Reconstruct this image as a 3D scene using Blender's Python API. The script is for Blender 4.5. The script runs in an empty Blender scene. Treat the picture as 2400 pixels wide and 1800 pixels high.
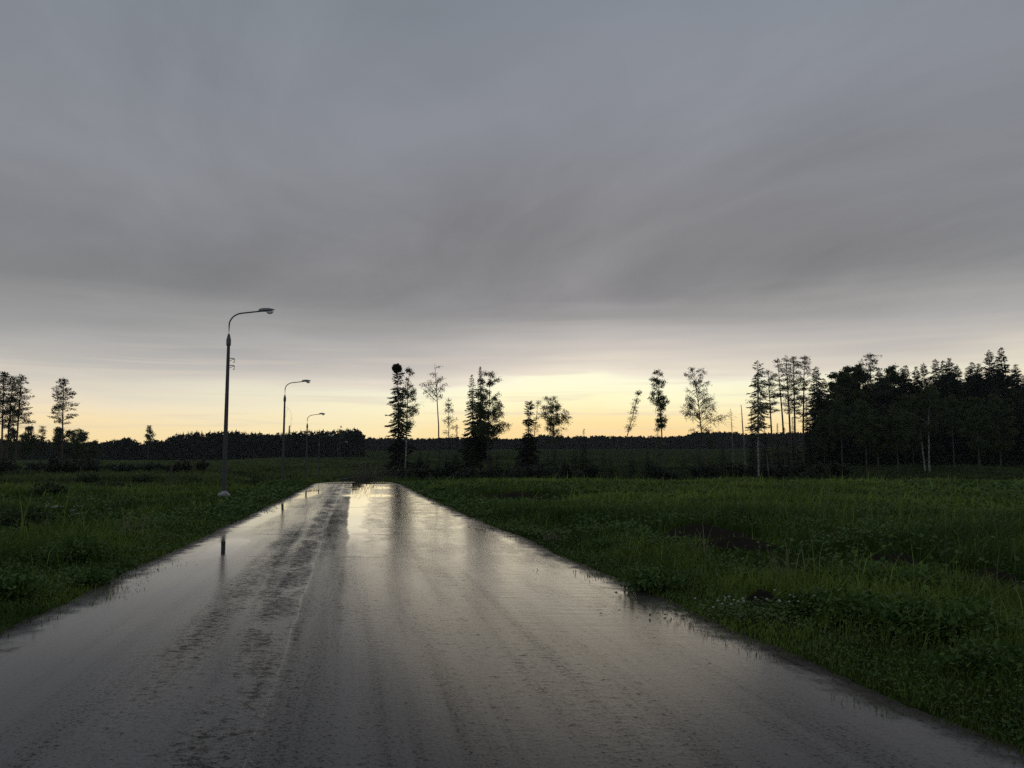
import bpy, math
import numpy as np
from mathutils import Vector

C = bpy.context.scene.collection
PI = math.pi
R = np.random.default_rng

# ---------------------------------------------------------------- camera model
EYE = 1.6
FPX = 1884.0                       # focal length in pixels of a 2400 px wide frame
PITCH = math.atan((1074 - 900) / FPX)
cp, sp = math.cos(PITCH), math.sin(PITCH)

def wx(px, y, py=1080.0):
    v = 900 - py
    return (px - 1200) * y / (FPX * cp - v * sp)

def wz(py, y):
    v = 900 - py
    return EYE + y * (FPX * sp + v * cp) / (FPX * cp - v * sp)

def on_plane(px, py, z=0.0):
    v = 900 - py
    k = (FPX * sp + v * cp) / (FPX * cp - v * sp)
    y = (z - EYE) / k
    return wx(px, y, py), y

def smooth(a, b, x):
    t = np.clip((x - a) / (b - a), 0, 1)
    return t * t * (3 - 2 * t)

# ---------------------------------------------------------------- value noise (numpy)
_g = R(7).random((256, 256))
def vnoise(x, y):
    x = np.asarray(x, float); y = np.asarray(y, float)
    xi = np.floor(x).astype(int); yi = np.floor(y).astype(int)
    fx = x - xi; fy = y - yi
    fx = fx * fx * (3 - 2 * fx); fy = fy * fy * (3 - 2 * fy)
    a = _g[xi % 256, yi % 256]; b = _g[(xi + 1) % 256, yi % 256]
    c = _g[xi % 256, (yi + 1) % 256]; d = _g[(xi + 1) % 256, (yi + 1) % 256]
    return (a * (1 - fx) + b * fx) * (1 - fy) + (c * (1 - fx) + d * fx) * fy
def fbm(x, y, o=3):
    s = 0; a = .5; n = 0
    for i in range(o):
        s = s + a * vnoise(np.asarray(x) * 2 ** i + 17.3 * i, np.asarray(y) * 2 ** i + 5.1 * i); n += a; a *= .5
    return s / n

# ---------------------------------------------------------------- mesh helpers
def new_mesh(name, V, F, mat, parent=None, smooth_shade=False, tint=None, uv=None):
    V = np.asarray(V, np.float32); F = np.asarray(F, np.int32)
    me = bpy.data.meshes.new(name)
    me.vertices.add(len(V)); me.vertices.foreach_set('co', V.ravel())
    k = F.shape[1]
    me.loops.add(F.size); me.loops.foreach_set('vertex_index', F.ravel())
    me.polygons.add(len(F))
    me.polygons.foreach_set('loop_start', np.arange(0, F.size, k, dtype=np.int32))
    if smooth_shade:
        me.polygons.foreach_set('use_smooth', np.ones(len(F), bool))
    if tint is not None:
        at = me.attributes.new('tint', 'FLOAT', 'POINT')
        at.data.foreach_set('value', np.asarray(tint, np.float32))
    if uv is not None:
        l = me.uv_layers.new(name='UVMap')
        l.data.foreach_set('uv', np.asarray(uv, np.float32)[F.ravel()].ravel())
    me.update(calc_edges=True); me.validate()
    if mat: me.materials.append(mat)
    o = bpy.data.objects.new(name, me); C.objects.link(o)
    if parent: o.parent = parent
    return o

class MB:
    def __init__(s): s.V = []; s.F = []; s.T = []; s.n = 0
    def add(s, V, F, t=0.5):
        V = np.asarray(V, float).reshape(-1, 3)
        s.V.append(V); s.F.append(np.asarray(F, int) + s.n)
        s.T.append(np.full(len(V), t) if np.isscalar(t) else np.asarray(t)); s.n += len(V)
    def tube(s, P, rad, k=6, t=0.5, cap=False):
        P = np.asarray(P, float); n = len(P)
        rad = np.full(n, rad) if np.isscalar(rad) else np.asarray(rad, float)
        T = np.gradient(P, axis=0); T /= np.linalg.norm(T, axis=1)[:, None] + 1e-9
        up = np.array([0, 0, 1.0]) if abs(P[-1, 2] - P[0, 2]) < .9 * np.linalg.norm(P[-1] - P[0]) else np.array([1.0, 0, 0])
        A = np.cross(T, up); A /= np.linalg.norm(A, axis=1)[:, None] + 1e-9
        B = np.cross(T, A)
        th = np.arange(k) * 2 * PI / k
        ring = A[:, None] * np.cos(th)[None, :, None] + B[:, None] * np.sin(th)[None, :, None]
        V = (P[:, None] + ring * rad[:, None, None]).reshape(-1, 3)
        i = np.arange(n - 1)[:, None] * k; j = np.arange(k)[None]; jn = (j + 1) % k
        F = np.stack([i + j, i + jn, i + k + jn, i + k + j], -1).reshape(-1, 4)
        s.add(V, F, t)
        if cap and k == 6:
            for off in (0, (n - 1) * k):
                s.add(V[off:off + 6], [[0, 1, 2, 3], [0, 3, 4, 5]], t)
    def leaves(s, P, D, N, L, W, t):
        """kite quads: base P, direction D, side N"""
        n = len(P); D = D / (np.linalg.norm(D, axis=1)[:, None] + 1e-9)
        S = np.cross(D, N); S /= np.linalg.norm(S, axis=1)[:, None] + 1e-9
        L = np.broadcast_to(L, n)[:, None]; W = np.broadcast_to(W, n)[:, None]
        V = np.stack([P, P + D * L * .45 + S * W * .5, P + D * L, P + D * L * .45 - S * W * .5], 1).reshape(-1, 3)
        F = np.arange(n * 4).reshape(-1, 4)
        s.add(V, F, np.repeat(np.broadcast_to(t, n), 4))
    def build(s, name, mat, parent=None, sm=False):
        return new_mesh(name, np.concatenate(s.V), np.concatenate(s.F), mat, parent, sm, np.concatenate(s.T))

def empty(name, loc, label, cat, group=None, kind=None):
    o = bpy.data.objects.new(name, None); C.objects.link(o)
    o.location = loc; tag(o, label, cat, group, kind)
    return o
def tag(o, label=None, cat=None, group=None, kind=None):
    if label: o['label'] = label
    if cat: o['category'] = cat
    if group: o['group'] = group
    if kind: o['kind'] = kind
    return o

# ---------------------------------------------------------------- materials
def srgb(c):
    c = np.asarray(c, float) / 255
    r = np.where(c <= .04045, c / 12.92, ((c + .055) / 1.055) ** 2.4)
    return (float(r[0]), float(r[1]), float(r[2]), 1)

class NT:
    """small helper to write shader nodes"""
    def __init__(s, tree): s.t = tree; s.n = tree.nodes; s.l = tree.links
    def new(s, typ, **kw):
        n = s.n.new(typ)
        for k, v in kw.items(): setattr(n, k, v)
        return n
    def put(s, sock, v):
        if hasattr(v, 'is_output') or isinstance(v, bpy.types.NodeSocket): s.l.new(v, sock)
        else: sock.default_value = v
    def m(s, op, a, b=0.0, c=None, clamp=False):
        n = s.n.new('ShaderNodeMath'); n.operation = op; n.use_clamp = clamp
        s.put(n.inputs[0], a); s.put(n.inputs[1], b)
        if c is not None: s.put(n.inputs[2], c)
        return n.outputs[0]
    def mapr(s, v, a, b, c=0.0, d=1.0, smoothstep=True):
        n = s.n.new('ShaderNodeMapRange'); n.clamp = True
        if smoothstep: n.interpolation_type = 'SMOOTHSTEP'
        s.put(n.inputs[0], v); s.put(n.inputs[1], a); s.put(n.inputs[2], b); s.put(n.inputs[3], c); s.put(n.inputs[4], d)
        return n.outputs[0]
    def mix(s, f, a, b):
        n = s.n.new('ShaderNodeMix'); n.data_type = 'RGBA'
        s.put(n.inputs[0], f); s.put(n.inputs[6], a); s.put(n.inputs[7], b)
        return n.outputs[2]
    def noise(s, vec, scale, detail=3, rough=.5, dist=0.0):
        n = s.n.new('ShaderNodeTexNoise'); n.noise_dimensions = '3D'
        s.put(n.inputs['Vector'], vec); n.inputs['Scale'].default_value = scale
        n.inputs['Detail'].default_value = detail; n.inputs['Roughness'].default_value = rough
        n.inputs['Distortion'].default_value = dist
        return n.outputs['Fac']
    def xyz(s, x, y, z=0.0):
        n = s.n.new('ShaderNodeCombineXYZ'); s.put(n.inputs[0], x); s.put(n.inputs[1], y); s.put(n.inputs[2], z)
        return n.outputs[0]
    def sep(s, v):
        n = s.n.new('ShaderNodeSeparateXYZ'); s.l.new(v, n.inputs[0]); return n.outputs
    def ramp(s, f, stops):
        n = s.n.new('ShaderNodeValToRGB'); s.put(n.inputs[0], f)
        e = n.color_ramp.elements
        while len(e) < len(stops): e.new(.5)
        for i, (p, c) in enumerate(stops): e[i].position = p; e[i].color = c
        return n.outputs[0]

def material(name):
    m = bpy.data.materials.new(name); m.use_nodes = True
    t = NT(m.node_tree); b = m.node_tree.nodes['Principled BSDF']
    return m, t, b

def leaf_mat(name, dark, light, transl=.25, rough=.55, spec=.3):
    m, t, b = material(name)
    a = t.new('ShaderNodeAttribute'); a.attribute_name = 'tint'
    col = t.mix(a.outputs['Fac'], dark, light)
    t.put(b.inputs['Base Color'], col); b.inputs['Roughness'].default_value = rough
    b.inputs['Specular IOR Level'].default_value = spec
    tr = t.new('ShaderNodeBsdfTranslucent'); t.put(tr.inputs[0], col)
    mx = t.new('ShaderNodeMixShader'); mx.inputs[0].default_value = transl
    t.l.new(b.outputs[0], mx.inputs[1]); t.l.new(tr.outputs[0], mx.inputs[2])
    t.l.new(mx.outputs[0], t.n['Material Output'].inputs[0])
    return m

def bark_mat(name, a, b_, scale=3.0, stretch=.25, lo=.4, hi=.6, rough=.8):
    m, t, b = material(name)
    tc = t.new('ShaderNodeTexCoord'); x, y, z = t.sep(tc.outputs['Object'])
    v = t.xyz(x, y, t.m('MULTIPLY', z, stretch))
    f = t.mapr(t.noise(v, scale, 4, .6), lo, hi)
    t.put(b.inputs['Base Color'], t.mix(f, a, b_)); b.inputs['Roughness'].default_value = rough
    return m

M_needle = leaf_mat('spruce_needles', (.016, .026, .014, 1), (.034, .05, .024, 1), .1)
M_farwood = leaf_mat('far_wood_foliage', (.010, .015, .009, 1), (.02, .028, .015, 1), .0, .9, .05)
M_pine = leaf_mat('pine_needles', (.022, .034, .018, 1), (.045, .06, .03, 1), .1)
M_birch = leaf_mat('birch_leaves', (.035, .06, .018, 1), (.07, .1, .03, 1), .3)
M_shrub = leaf_mat('shrub_leaves', (.022, .044, .012, 1), (.065, .10, .03, 1), .25)
M_weed = leaf_mat('weed_leaves', (.032, .074, .012, 1), (.115, .19, .042, 1), .25, .55, .2)
M_bark = bark_mat('dark_bark', (.035, .028, .022, 1), (.09, .075, .06, 1))
M_pinebark = bark_mat('pine_bark', (.03, .024, .019, 1), (.075, .05, .034, 1))
M_birchbark = bark_mat('birch_bark', (.05, .045, .04, 1), (.30, .29, .27, 1), 2.2, 1.6, .42, .54)
M_greybirch = bark_mat('grey_birch_bark', (.025, .022, .02, 1), (.075, .07, .064, 1), 2.2, 1.6, .42, .56)
M_dead = bark_mat('dead_wood', (.07, .06, .05, 1), (.2, .18, .16, 1))
M_twig = bark_mat('grey_twigs', (.05, .043, .036, 1), (.16, .14, .12, 1))

def plain(name, col, rough=.5, metal=0.0, noise=.25, scale=6.0):
    m, t, b = material(name)
    tc = t.new('ShaderNodeTexCoord')
    f = t.noise(tc.outputs['Object'], scale, 4, .6)
    c2 = tuple(v * (1 - noise) for v in col[:3]) + (1,)
    t.put(b.inputs['Base Color'], t.mix(f, c2, col)); b.inputs['Roughness'].default_value = rough
    b.inputs['Metallic'].default_value = metal
    return m
M_concrete = plain('weathered_concrete_pole', (.085, .085, .083, 1), .8, 0, .45, 3)
M_steel = plain('grey_painted_steel', (.10, .105, .11, 1), .45, .3, .3, 8)
M_head = plain('lamp_housing_grey', (.22, .23, .24, 1), .4, .2, .25, 5)
M_lens = plain('clear_lamp_bowl', (.65, .66, .66, 1), .15, 0, .05, 5)
M_foot = plain('pale_rubble_concrete', (.55, .55, .54, 1), .85, 0, .4, 5)
M_wire = plain('black_cable', (.05, .045, .045, 1), .6, 0, .2, 5)
M_soil = plain('dark_wet_soil', (.030, .026, .020, 1), 1.0, 0, .6, 4); M_soil.node_tree.nodes['Principled BSDF'].inputs['Specular IOR Level'].default_value = .02
M_flower = plain('white_petals', (.38, .39, .34, 1), .7, 0, .2, 20)

# ---------------------------------------------------------------- road outline (measured edge points)
Lpx = [(0,1480),(119,1423),(203,1383),(268,1354),(347,1318),(427,1278),(517,1236),(579,1209),(673,1164),(731,1135)]
Rpx = [(2287,1700),(2215,1668),(2088,1614),(1998,1577),(1889,1530),(1817,1501),(1700,1458),(1587,1407),(1443,1350),
       (1363,1317),(1226,1256),(1117,1216),(1008,1167),(945,1137)]
def edge(pts, before, after):
    P = np.array([on_plane(*p) for p in pts]); P = P[np.argsort(P[:, 1])]
    return np.vstack([before, P, after])
LE = edge(Lpx, [[-1.6, -10.], [-3.35, 0.0]], [[-12.85, 53.], [-12.8, 56.], [-12.6, 59.], [-13.6, 64.], [-18.5, 74.], [-30.0, 90.]])
RE = edge(Rpx, [[5.7, -10.], [3.72, 0.0]], [[-8.35, 56.], [-9.5, 59.], [-11.0, 64.], [-15.2, 74.], [-26.0, 90.]])
def _sm(E):
    ys = np.linspace(E[0, 1], E[-1, 1], 400); xs = np.interp(ys, E[:, 1], E[:, 0])
    k = np.hanning(15); k /= k.sum()
    xp = np.pad(xs, 7, mode='reflect', reflect_type='odd')
    return ys, np.convolve(xp, k, 'valid')
LY, LX = _sm(LE); RY, RX = _sm(RE)
def road_l(y): return np.interp(y, LY, LX)
def road_r(y): return np.interp(y, RY, RX)
def jit_l(y): return .05 * (fbm(y * 6.0, y * 0 + 1.3, 2) - .5) * 2 + .16 * (fbm(y * .75, y * 0 + 3.3, 3) - .5) * 2
def jit_r(y): return .05 * (fbm(y * 6.0, y * 0 + 7.3, 2) - .5) * 2 + .18 * (fbm(y * .7, y * 0 + 9.3, 3) - .5) * 2
def road_dist(x, y):
    """signed metres outside the road (negative inside)"""
    return np.maximum(road_l(y) - x, x - road_r(y))

# ---------------------------------------------------------------- terrain height
def prof(pts): return np.log(np.array([p[0] for p in pts], float)), np.array([p[1] for p in pts], float)
def from_py(pts): return [(d, EYE - (py - 1074) / FPX * d) for d, py in pts]
ROADL = prof([(50, 0), (55, -.03), (58, -.09), (61, -.22), (66, -.55), (75, -1.3), (90, -2.2), (113, -2.9), (135, -2.7)] + from_py([(160,1117),(200,1102),(300,1088),(560,1071),(900,1056),(1500,1050),(4000,1045)]))
LEFTP = prof([(40, -.45), (60, -.75), (80, -1.0)] + from_py([(110,1112),(150,1104),(200,1097),(300,1088),(560,1078),(900,1068),(1500,1055),(4000,1045)]))
CENT = prof([(50, 0), (55, -.03), (58, -.09), (61, -.22), (66, -.6), (75, -1.5), (90, -2.3), (113, -2.6), (135, -2.4)] + from_py([(160,1117),(200,1102),(300,1085),(500,1068),(900,1053),(1500,1050),(4000,1045)]))
RIGHT = prof([(50, .03), (55, .0), (58, -.06), (61, -.2), (66, -.6), (75, -1.5), (90, -2.2), (113, -2.4), (135, -2.2)] + from_py([(160,1112),(190,1098),(215,1084),(240,1074),(300,1064),(900,1045),(1500,1040),(4000,1040)]))
def ip(P, d): return np.interp(np.log(np.maximum(d, 1)), P[0], P[1])
def base_z(x, y):
    x = np.asarray(x, float); y = np.asarray(y, float)
    az = 1200 + FPX * x / np.maximum(y, 5)
    d = np.maximum(y, 20)
    w1 = smooth(480, 720, az); w2 = smooth(950, 1150, az); w3 = smooth(1650, 1950, az)
    far = ip(LEFTP, d) * (1 - w1) + ip(ROADL, d) * w1
    far = far * (1 - w2) + ip(CENT, d) * w2
    far = far * (1 - w3) + ip(RIGHT, d) * w3
    rd = road_dist(x, y)
    out = smooth(.3, 3.0, rd)
    lft = smooth(0, 4, road_l(y) - x)
    near = out * (.16 * (fbm(x * .35, y * .35, 3) - .5) + .10 * (vnoise(x * .09, y * .09) - .5)) - lft * .38
    t = np.where(x < road_l(y) - 1, smooth(36, 62, y), smooth(46, 53, y))
    z = near * (1 - t) + far * t
    z = z + t * smooth(66, 95, y) * .5 * (fbm(x * .05, y * .05, 2) - .5) * np.clip(y / 150, .5, 2.0)
    return z
def ground_z(x, y):
    return base_z(x, y) - .04 * (1 - smooth(.2, .9, road_dist(x, y)))
def gz(x, y): return float(ground_z(np.array([x]), np.array([y]))[0])

# ground sheet ---------------------------------------------------------------
def build_ground():
    a = np.linspace(-1.7, 1.7, 340)
    y = np.concatenate([np.linspace(-13.5, 75, 240)[:-1], np.geomspace(75, 1350, 130)])
    Y, A = np.meshgrid(y, a, indexing='ij'); X = A * (Y + 15.5)
    Z = ground_z(X, Y)
    n, k = X.shape
    V = np.stack([X, Y, Z], -1).reshape(-1, 3)
    i = np.arange(n - 1)[:, None] * k; j = np.arange(k - 1)[None]
    F = np.stack([i + j, i + j + 1, i + k + j + 1, i + k + j], -1).reshape(-1, 4)
    m, t, b = material('meadow_ground')
    tc = t.new('ShaderNodeTexCoord'); p = tc.outputs['Object']
    n1 = t.noise(p, .06, 4, .6); n2 = t.noise(p, .9, 4, .65); n3 = t.noise(p, 7, 3, .6)
    c = t.mix(t.mapr(n1, .35, .65), (.024, .04, .012, 1), (.042, .06, .018, 1))
    c = t.mix(t.mapr(n2, .42, .68), c, (.010, .017, .006, 1))
    c = t.mix(t.mapr(n3, .55, .75, 0, .6), c, (.02, .015, .01, 1))
    t.put(b.inputs['Base Color'], c); b.inputs['Roughness'].default_value = .9
    b.inputs['Specular IOR Level'].default_value = .0
    bp = t.new('ShaderNodeBump'); bp.inputs['Strength'].default_value = .8; bp.inputs['Distance'].default_value = .25
    t.put(bp.inputs['Height'], t.m('ADD', n2, t.m('MULTIPLY', n3, .3))); t.l.new(bp.outputs[0], b.inputs['Normal'])
    tag(new_mesh('ground', V, F, m, smooth_shade=True), kind='structure')
build_ground()

# road -----------------------------------------------------------------------
def build_road():
    y = np.concatenate([np.linspace(-10, 0, 40)[:-1], np.linspace(0, 24, 400)[:-1], np.linspace(24, 60, 240)[:-1], np.linspace(60, 88, 40)])
    u = np.linspace(0, 1, 61)
    l = road_l(y) + jit_l(y); r = road_r(y) + jit_r(y)
    cx = (road_l(y) + road_r(y)) / 2
    X = l[:, None] * (1 - u) + r[:, None] * u
    Y = np.repeat(y[:, None], len(u), 1)
    cz = base_z(cx, y)
    U = X - cx[:, None]
    Z = cz[:, None] - .0022 * (U + .3) ** 2 + .012 * (fbm(X * .45, Y * .22, 2) - .5)
    # long settled hollow right of the seam, where rain collects
    Z = Z - .006 * np.exp(-((U - .6) / .8) ** 2)
    # skirts
    X = np.concatenate([X[:, :1] - .05, X, X[:, -1:] + .05], 1); Y = np.concatenate([Y[:, :1], Y, Y[:, -1:]], 1)
    Z = np.concatenate([Z[:, :1] - .12, Z, Z[:, -1:] - .12], 1)
    Uu = X - cx[:, None]
    n, k = X.shape
    i = np.arange(n - 1)[:, None] * k; j = np.arange(k - 1)[None]
    F = np.stack([i + j, i + j + 1, i + k + j + 1, i + k + j], -1).reshape(-1, 4)
    V = np.stack([X, Y, Z], -1).reshape(-1, 3); uv = np.stack([Uu, Y], -1).reshape(-1, 2)
    m, t, b = material('wet_asphalt')
    uvn = t.new('ShaderNodeUVMap'); uvn.uv_map = 'UVMap'
    us, ys, _ = t.sep(uvn.outputs[0])
    p = t.xyz(us, ys)
    wob = t.m('MULTIPLY', t.m('SUBTRACT', t.noise(t.xyz(0.0, ys), .5, 4, .55), .5), .14)
    uw = t.m('ADD', us, wob)
    # lengthwise paving seam with a raised crack
    d_crack = t.m('ABSOLUTE', t.m('ADD', uw, .78))
    crack = t.m('MULTIPLY', t.mapr(d_crack, .003, .011, 1, 0), t.mapr(t.noise(p, 2.0, 2), .3, .45))
    d_cr2 = t.m('ABSOLUTE', t.m('ADD', t.m('ADD', us, t.m('MULTIPLY', wob, 1.6)), 1.12))
    crack2 = t.m('MULTIPLY', t.mapr(d_cr2, .008, .03, 1, 0), t.mapr(ys, 11, 16))
    cross = None
    for yy, sl, w in ((13.3, .05, .03), (17.2, .02, .05), (19.0, .08, .03), (26.5, .05, .06), (38.5, -.03, .09), (45.5, .0, .1)):
        f = t.mapr(t.m('ABSOLUTE', t.m('ADD', t.m('SUBTRACT', ys, yy), t.m('ADD', t.m('MULTIPLY', us, sl),
              t.m('MULTIPLY', t.m('SUBTRACT', t.noise(p, 1.7, 4, .6), .5), .55)))), w * .35, w, 1, 0)
        f = t.m('MULTIPLY', f, t.mapr(t.noise(p, .8, 2), .46, .62, 0, .75))
        cross = f if cross is None else t.m('MAXIMUM', cross, f)
    right = t.mapr(uw, -.36, -.26)                        # newer, smoother lane right of the seam
    strip = t.m('MULTIPLY', t.mapr(uw, -.8, -.72), t.m('SUBTRACT', 1.0, right))   # worn strip by the crack
    n_str = t.noise(t.xyz(t.m('MULTIPLY', us, 1.7), t.m('MULTIPLY', ys, .07)), 1.0, 4, .55)   # wheel tracks, run-off
    n_st2 = t.noise(t.xyz(t.m('MULTIPLY', us, 5.5), t.m('MULTIPLY', ys, .09)), 1.0, 4, .6)
    n_pat = t.noise(t.xyz(t.m('MULTIPLY', us, .8), t.m('MULTIPLY', ys, .26)), 1.0, 5, .62, .3)
    n_bit = t.noise(t.xyz(t.m('MULTIPLY', us, 1.6), t.m('MULTIPLY', ys, .9)), 1.0, 5, .68, .2)
    n_rip = t.noise(t.xyz(t.m('MULTIPLY', us, 1.6), t.m('MULTIPLY', ys, 7.0)), 1.0, 3, .55)
    n_peb = t.noise(t.xyz(t.m('MULTIPLY', us, .75), ys), 14, 5, .72)
    n_grn = t.noise(p, 36, 5, .78)
    n_grit = t.noise(p, 62, 2, .6)
    ea = t.new('ShaderNodeAttribute'); ea.attribute_name = 'tint'
    dirt = t.mapr(t.m('ADD', ea.outputs['Fac'], t.m('MULTIPLY', t.m('SUBTRACT', t.noise(p, 2.5, 5, .68), .5), .9)), .02, .45, 1, 0)
    wig = t.m('MULTIPLY', t.m('SUBTRACT', n_bit, .5), 1.4)
    # standing water: a strip along the seam, two bars across the lane, a long hollow further out
    pud = t.m('MULTIPLY', t.mapr(uw, -.31, -.25), t.mapr(t.m('SUBTRACT', t.m('ADD', uw, wig), t.mapr(ys, 17, 44, -.1, .75, False)), .0, .22, 1, 0))
    pud = t.m('MULTIPLY', pud, t.mapr(ys, 13, 20))
    for (pu, ps, ru, rs) in ((.55, 35.0, 1.3, 1.5), (.6, 44.5, 1.6, 2.2), (.4, 53.0, 3.0, 2.2), (-2.65, 24.0, .38, 6.0), (-2.5, 15.0, .35, 1.8), (-2.4, 38.0, .8, 6.0)):
        e1 = t.m('DIVIDE', t.m('ADD', t.m('SUBTRACT', us, pu), t.m('MULTIPLY', wig, .35)), ru); e2 = t.m('DIVIDE', t.m('ADD', t.m('SUBTRACT', ys, ps), wig), rs)
        pud = t.m('MAXIMUM', pud, t.mapr(t.m('ADD', t.m('MULTIPLY', e1, e1), t.m('MULTIPLY', e2, e2)), .45, 1.15, 1, 0))
    pud = t.m('MULTIPLY', pud, t.mapr(ea.outputs['Fac'], .05, .25))
    left_film = t.m('MULTIPLY', t.mapr(us, -1.2, -2.4), t.mapr(n_pat, .25, .5, .45, .9))
    film = t.m('MAXIMUM', left_film, t.m('MULTIPLY', t.mapr(n_bit, .45, .62), t.m('MULTIPLY', right, t.mapr(ys, 8, 18, .1, .75))))
    film = t.m('MAXIMUM', film, t.m('MULTIPLY', t.mapr(n_str, .48, .7), .5))
    film = t.m('MAXIMUM', film, pud)
    thick = t.m('SUBTRACT', 1.0, t.m('MULTIPLY', film, .8)); thick2 = t.m('SUBTRACT', 1.0, pud)
    rough_zone = t.m('MULTIPLY', t.mapr(uw, .1, -.8, 0, 1), t.mapr(us, -3.0, -1.7, 0, 1))
    dry = t.m('ADD', t.mapr(n_pat, .3, .6, .35, .0), t.m('MULTIPLY', rough_zone, t.m('MULTIPLY', t.mapr(n_str, .36, .6, 1, .25), t.mapr(n_bit, .35, .6, .5, 1))))
    seam = t.m('MULTIPLY', t.mapr(t.m('ABSOLUTE', t.m('ADD', uw, 1.0)), .08, .36, 1, 0), t.mapr(n_bit, .33, .55))
    dry = t.m('MAXIMUM', t.m('MULTIPLY', dry, thick), seam)
    thr = t.m('SUBTRACT', .625, t.m('MULTIPLY', dry, .17))
    worn = t.m('MULTIPLY', t.m('MULTIPLY', t.mapr(t.m('SUBTRACT', n_peb, thr), -.07, .15), thick), thick2)
    pits = t.m('MULTIPLY', t.m('MULTIPLY', t.mapr(n_grn, .50, .62), t.m('ADD', .62, t.m('MULTIPLY', dry, .5))), thick2)
    rgh = t.m('ADD', .165, t.m('MULTIPLY', dry, .10))
    rgh = t.m('ADD', rgh, t.m('MULTIPLY', strip, .06))
    rgh = t.m('MULTIPLY', rgh, t.mapr(film, 0, 1, 1, .62, False))
    rgh = t.m('MULTIPLY', rgh, t.mapr(pud, 0, 1, 1, .32, False)); rgh = t.m('ADD', rgh, t.m('MULTIPLY', dirt, .35))
    rgh = t.m('ADD', rgh, t.m('MULTIPLY', t.m('MAXIMUM', worn, cross), .2))
    t.put(b.inputs['Roughness'], rgh)
    col = t.mix(t.mapr(n_str, .35, .65), (.012, .0118, .011, 1), (.022, .0212, .020, 1))
    col = t.mix(t.m('MULTIPLY', pits, .95), col, (.005, .005, .005, 1))
    col = t.mix(t.m('MULTIPLY', t.mapr(n_grit, .66, .74, 0, .85), thick2), col, (.34, .33, .31, 1))
    col = t.mix(t.m('MULTIPLY', worn, .8), col, (.010, .010, .010, 1))
    col = t.mix(t.m('MULTIPLY', crack, .6), col, t.mix(t.mapr(ys, 5.5, 8.5), (.01, .01, .01, 1), (.15, .145, .135, 1)))
    col = t.mix(t.m('MULTIPLY', t.m('MAXIMUM', cross, crack2), .8), col, (.012, .012, .012, 1))
    col = t.mix(t.m('MULTIPLY', dirt, .85), col, t.mix(t.mapr(n_grn, .4, .6), (.014, .011, .008, 1), (.045, .038, .028, 1)))
    t.put(b.inputs['Base Color'], col)
    b.inputs['IOR'].default_value = 1.42
    spec = t.m('SUBTRACT', .64, t.m('MULTIPLY', worn, .5)); spec = t.m('SUBTRACT', spec, t.m('MULTIPLY', t.mapr(n_str, .36, .50, 1, 0), .20)); spec = t.m('SUBTRACT', spec, t.m('MULTIPLY', dirt, .42))
    spec = t.m('SUBTRACT', spec, t.m('MULTIPLY', pits, .6)); spec = t.m('SUBTRACT', spec, t.m('MULTIPLY', strip, .2)); spec = t.m('SUBTRACT', spec, t.m('MULTIPLY', t.mapr(n_st2, .38, .58, 1, 0), .16))
    spec = t.m('SUBTRACT', spec, t.m('MULTIPLY', t.m('MAXIMUM', cross, crack2), .3))
    t.put(b.inputs['Specular IOR Level'], t.m('MAXIMUM', spec, .03))
    ripm = t.m('MULTIPLY', t.m('MULTIPLY', t.mapr(us, .6, 1.2), t.m('MULTIPLY', t.mapr(ys, 6.5, 9), t.mapr(ys, 12, 18, 1, 0))), .0045)
    h = t.m('ADD', t.m('MULTIPLY', n_peb, t.m('ADD', .0010, t.m('MULTIPLY', dry, .0055))), t.m('MULTIPLY', n_rip, t.m('ADD', .0004, ripm)))
    h = t.m('ADD', h, t.m('MULTIPLY', n_grn, .0006))
    h = t.m('MULTIPLY', h, t.mapr(film, 0, 1, 1, .35, False)); h = t.m('MULTIPLY', h, t.mapr(pud, 0, 1, 1, .05, False))
    h = t.m('ADD', h, t.m('MULTIPLY', crack, .003))
    h = t.m('SUBTRACT', h, t.m('MULTIPLY', t.m('MAXIMUM', cross, crack2), .005))
    bp = t.new('ShaderNodeBump'); bp.inputs['Strength'].default_value = .6; bp.inputs['Distance'].default_value = 1.0
    t.put(bp.inputs['Height'], h); t.l.new(bp.outputs[0], b.inputs['Normal'])
    ed = np.minimum(X - l[:, None], r[:, None] - X)
    tag(new_mesh('road', V, F, m, smooth_shade=True, uv=uv, tint=ed.ravel()), kind='structure')
build_road()

# ---------------------------------------------------------------- grass and herbs
MOUNDS = [(1650, 1256, 1.2, .7, .2, 'long bank of dark bare soil in the right meadow'), (1725, 1283, .8, .5, .14, 'smaller dark soil bank trailing off the long one'), (1790, 1402, .24, .16, .13, 'small dark soil lump close to the right verge'),
  (2090, 1322, .55, .4, .2, 'brown soil heap among the weeds of the right meadow'), (2330, 1368, .4, .35, .2, 'brown soil heap near the right frame edge'), (1210, 1163, 1.8, 1.2, .2, 'dark rutted soil patch near the far road edge')]
MXY = [on_plane(m_[0], m_[1], .05) for m_ in MOUNDS]
def mound_mask(x, y):
    """0..1: 1 on bare soil, and 0..1 of how much the growth in front is kept low"""
    on = np.zeros(len(x), bool); low = np.zeros(len(x))
    for (cx, cy), m_ in zip(MXY, MOUNDS):
        r2 = ((x - cx) / (m_[2] * 1.0)) ** 2 + ((y - cy) / (m_[3] * 1.25)) ** 2
        on |= r2 < .9
        f = ((x - cx) / (m_[2] * 1.15)) ** 2 + ((y - cy + m_[3] * 1.2 + .04 * cy) / (m_[3] * 1.3 + .09 * cy)) ** 2
        low = np.maximum(low, 1 - smooth(.5, 1.2, f))
    return on, low
M_grass = leaf_mat('grass_blades', (.034, .074, .008, 1), (.225, .31, .045, 1), .25, .5, .3)
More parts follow.
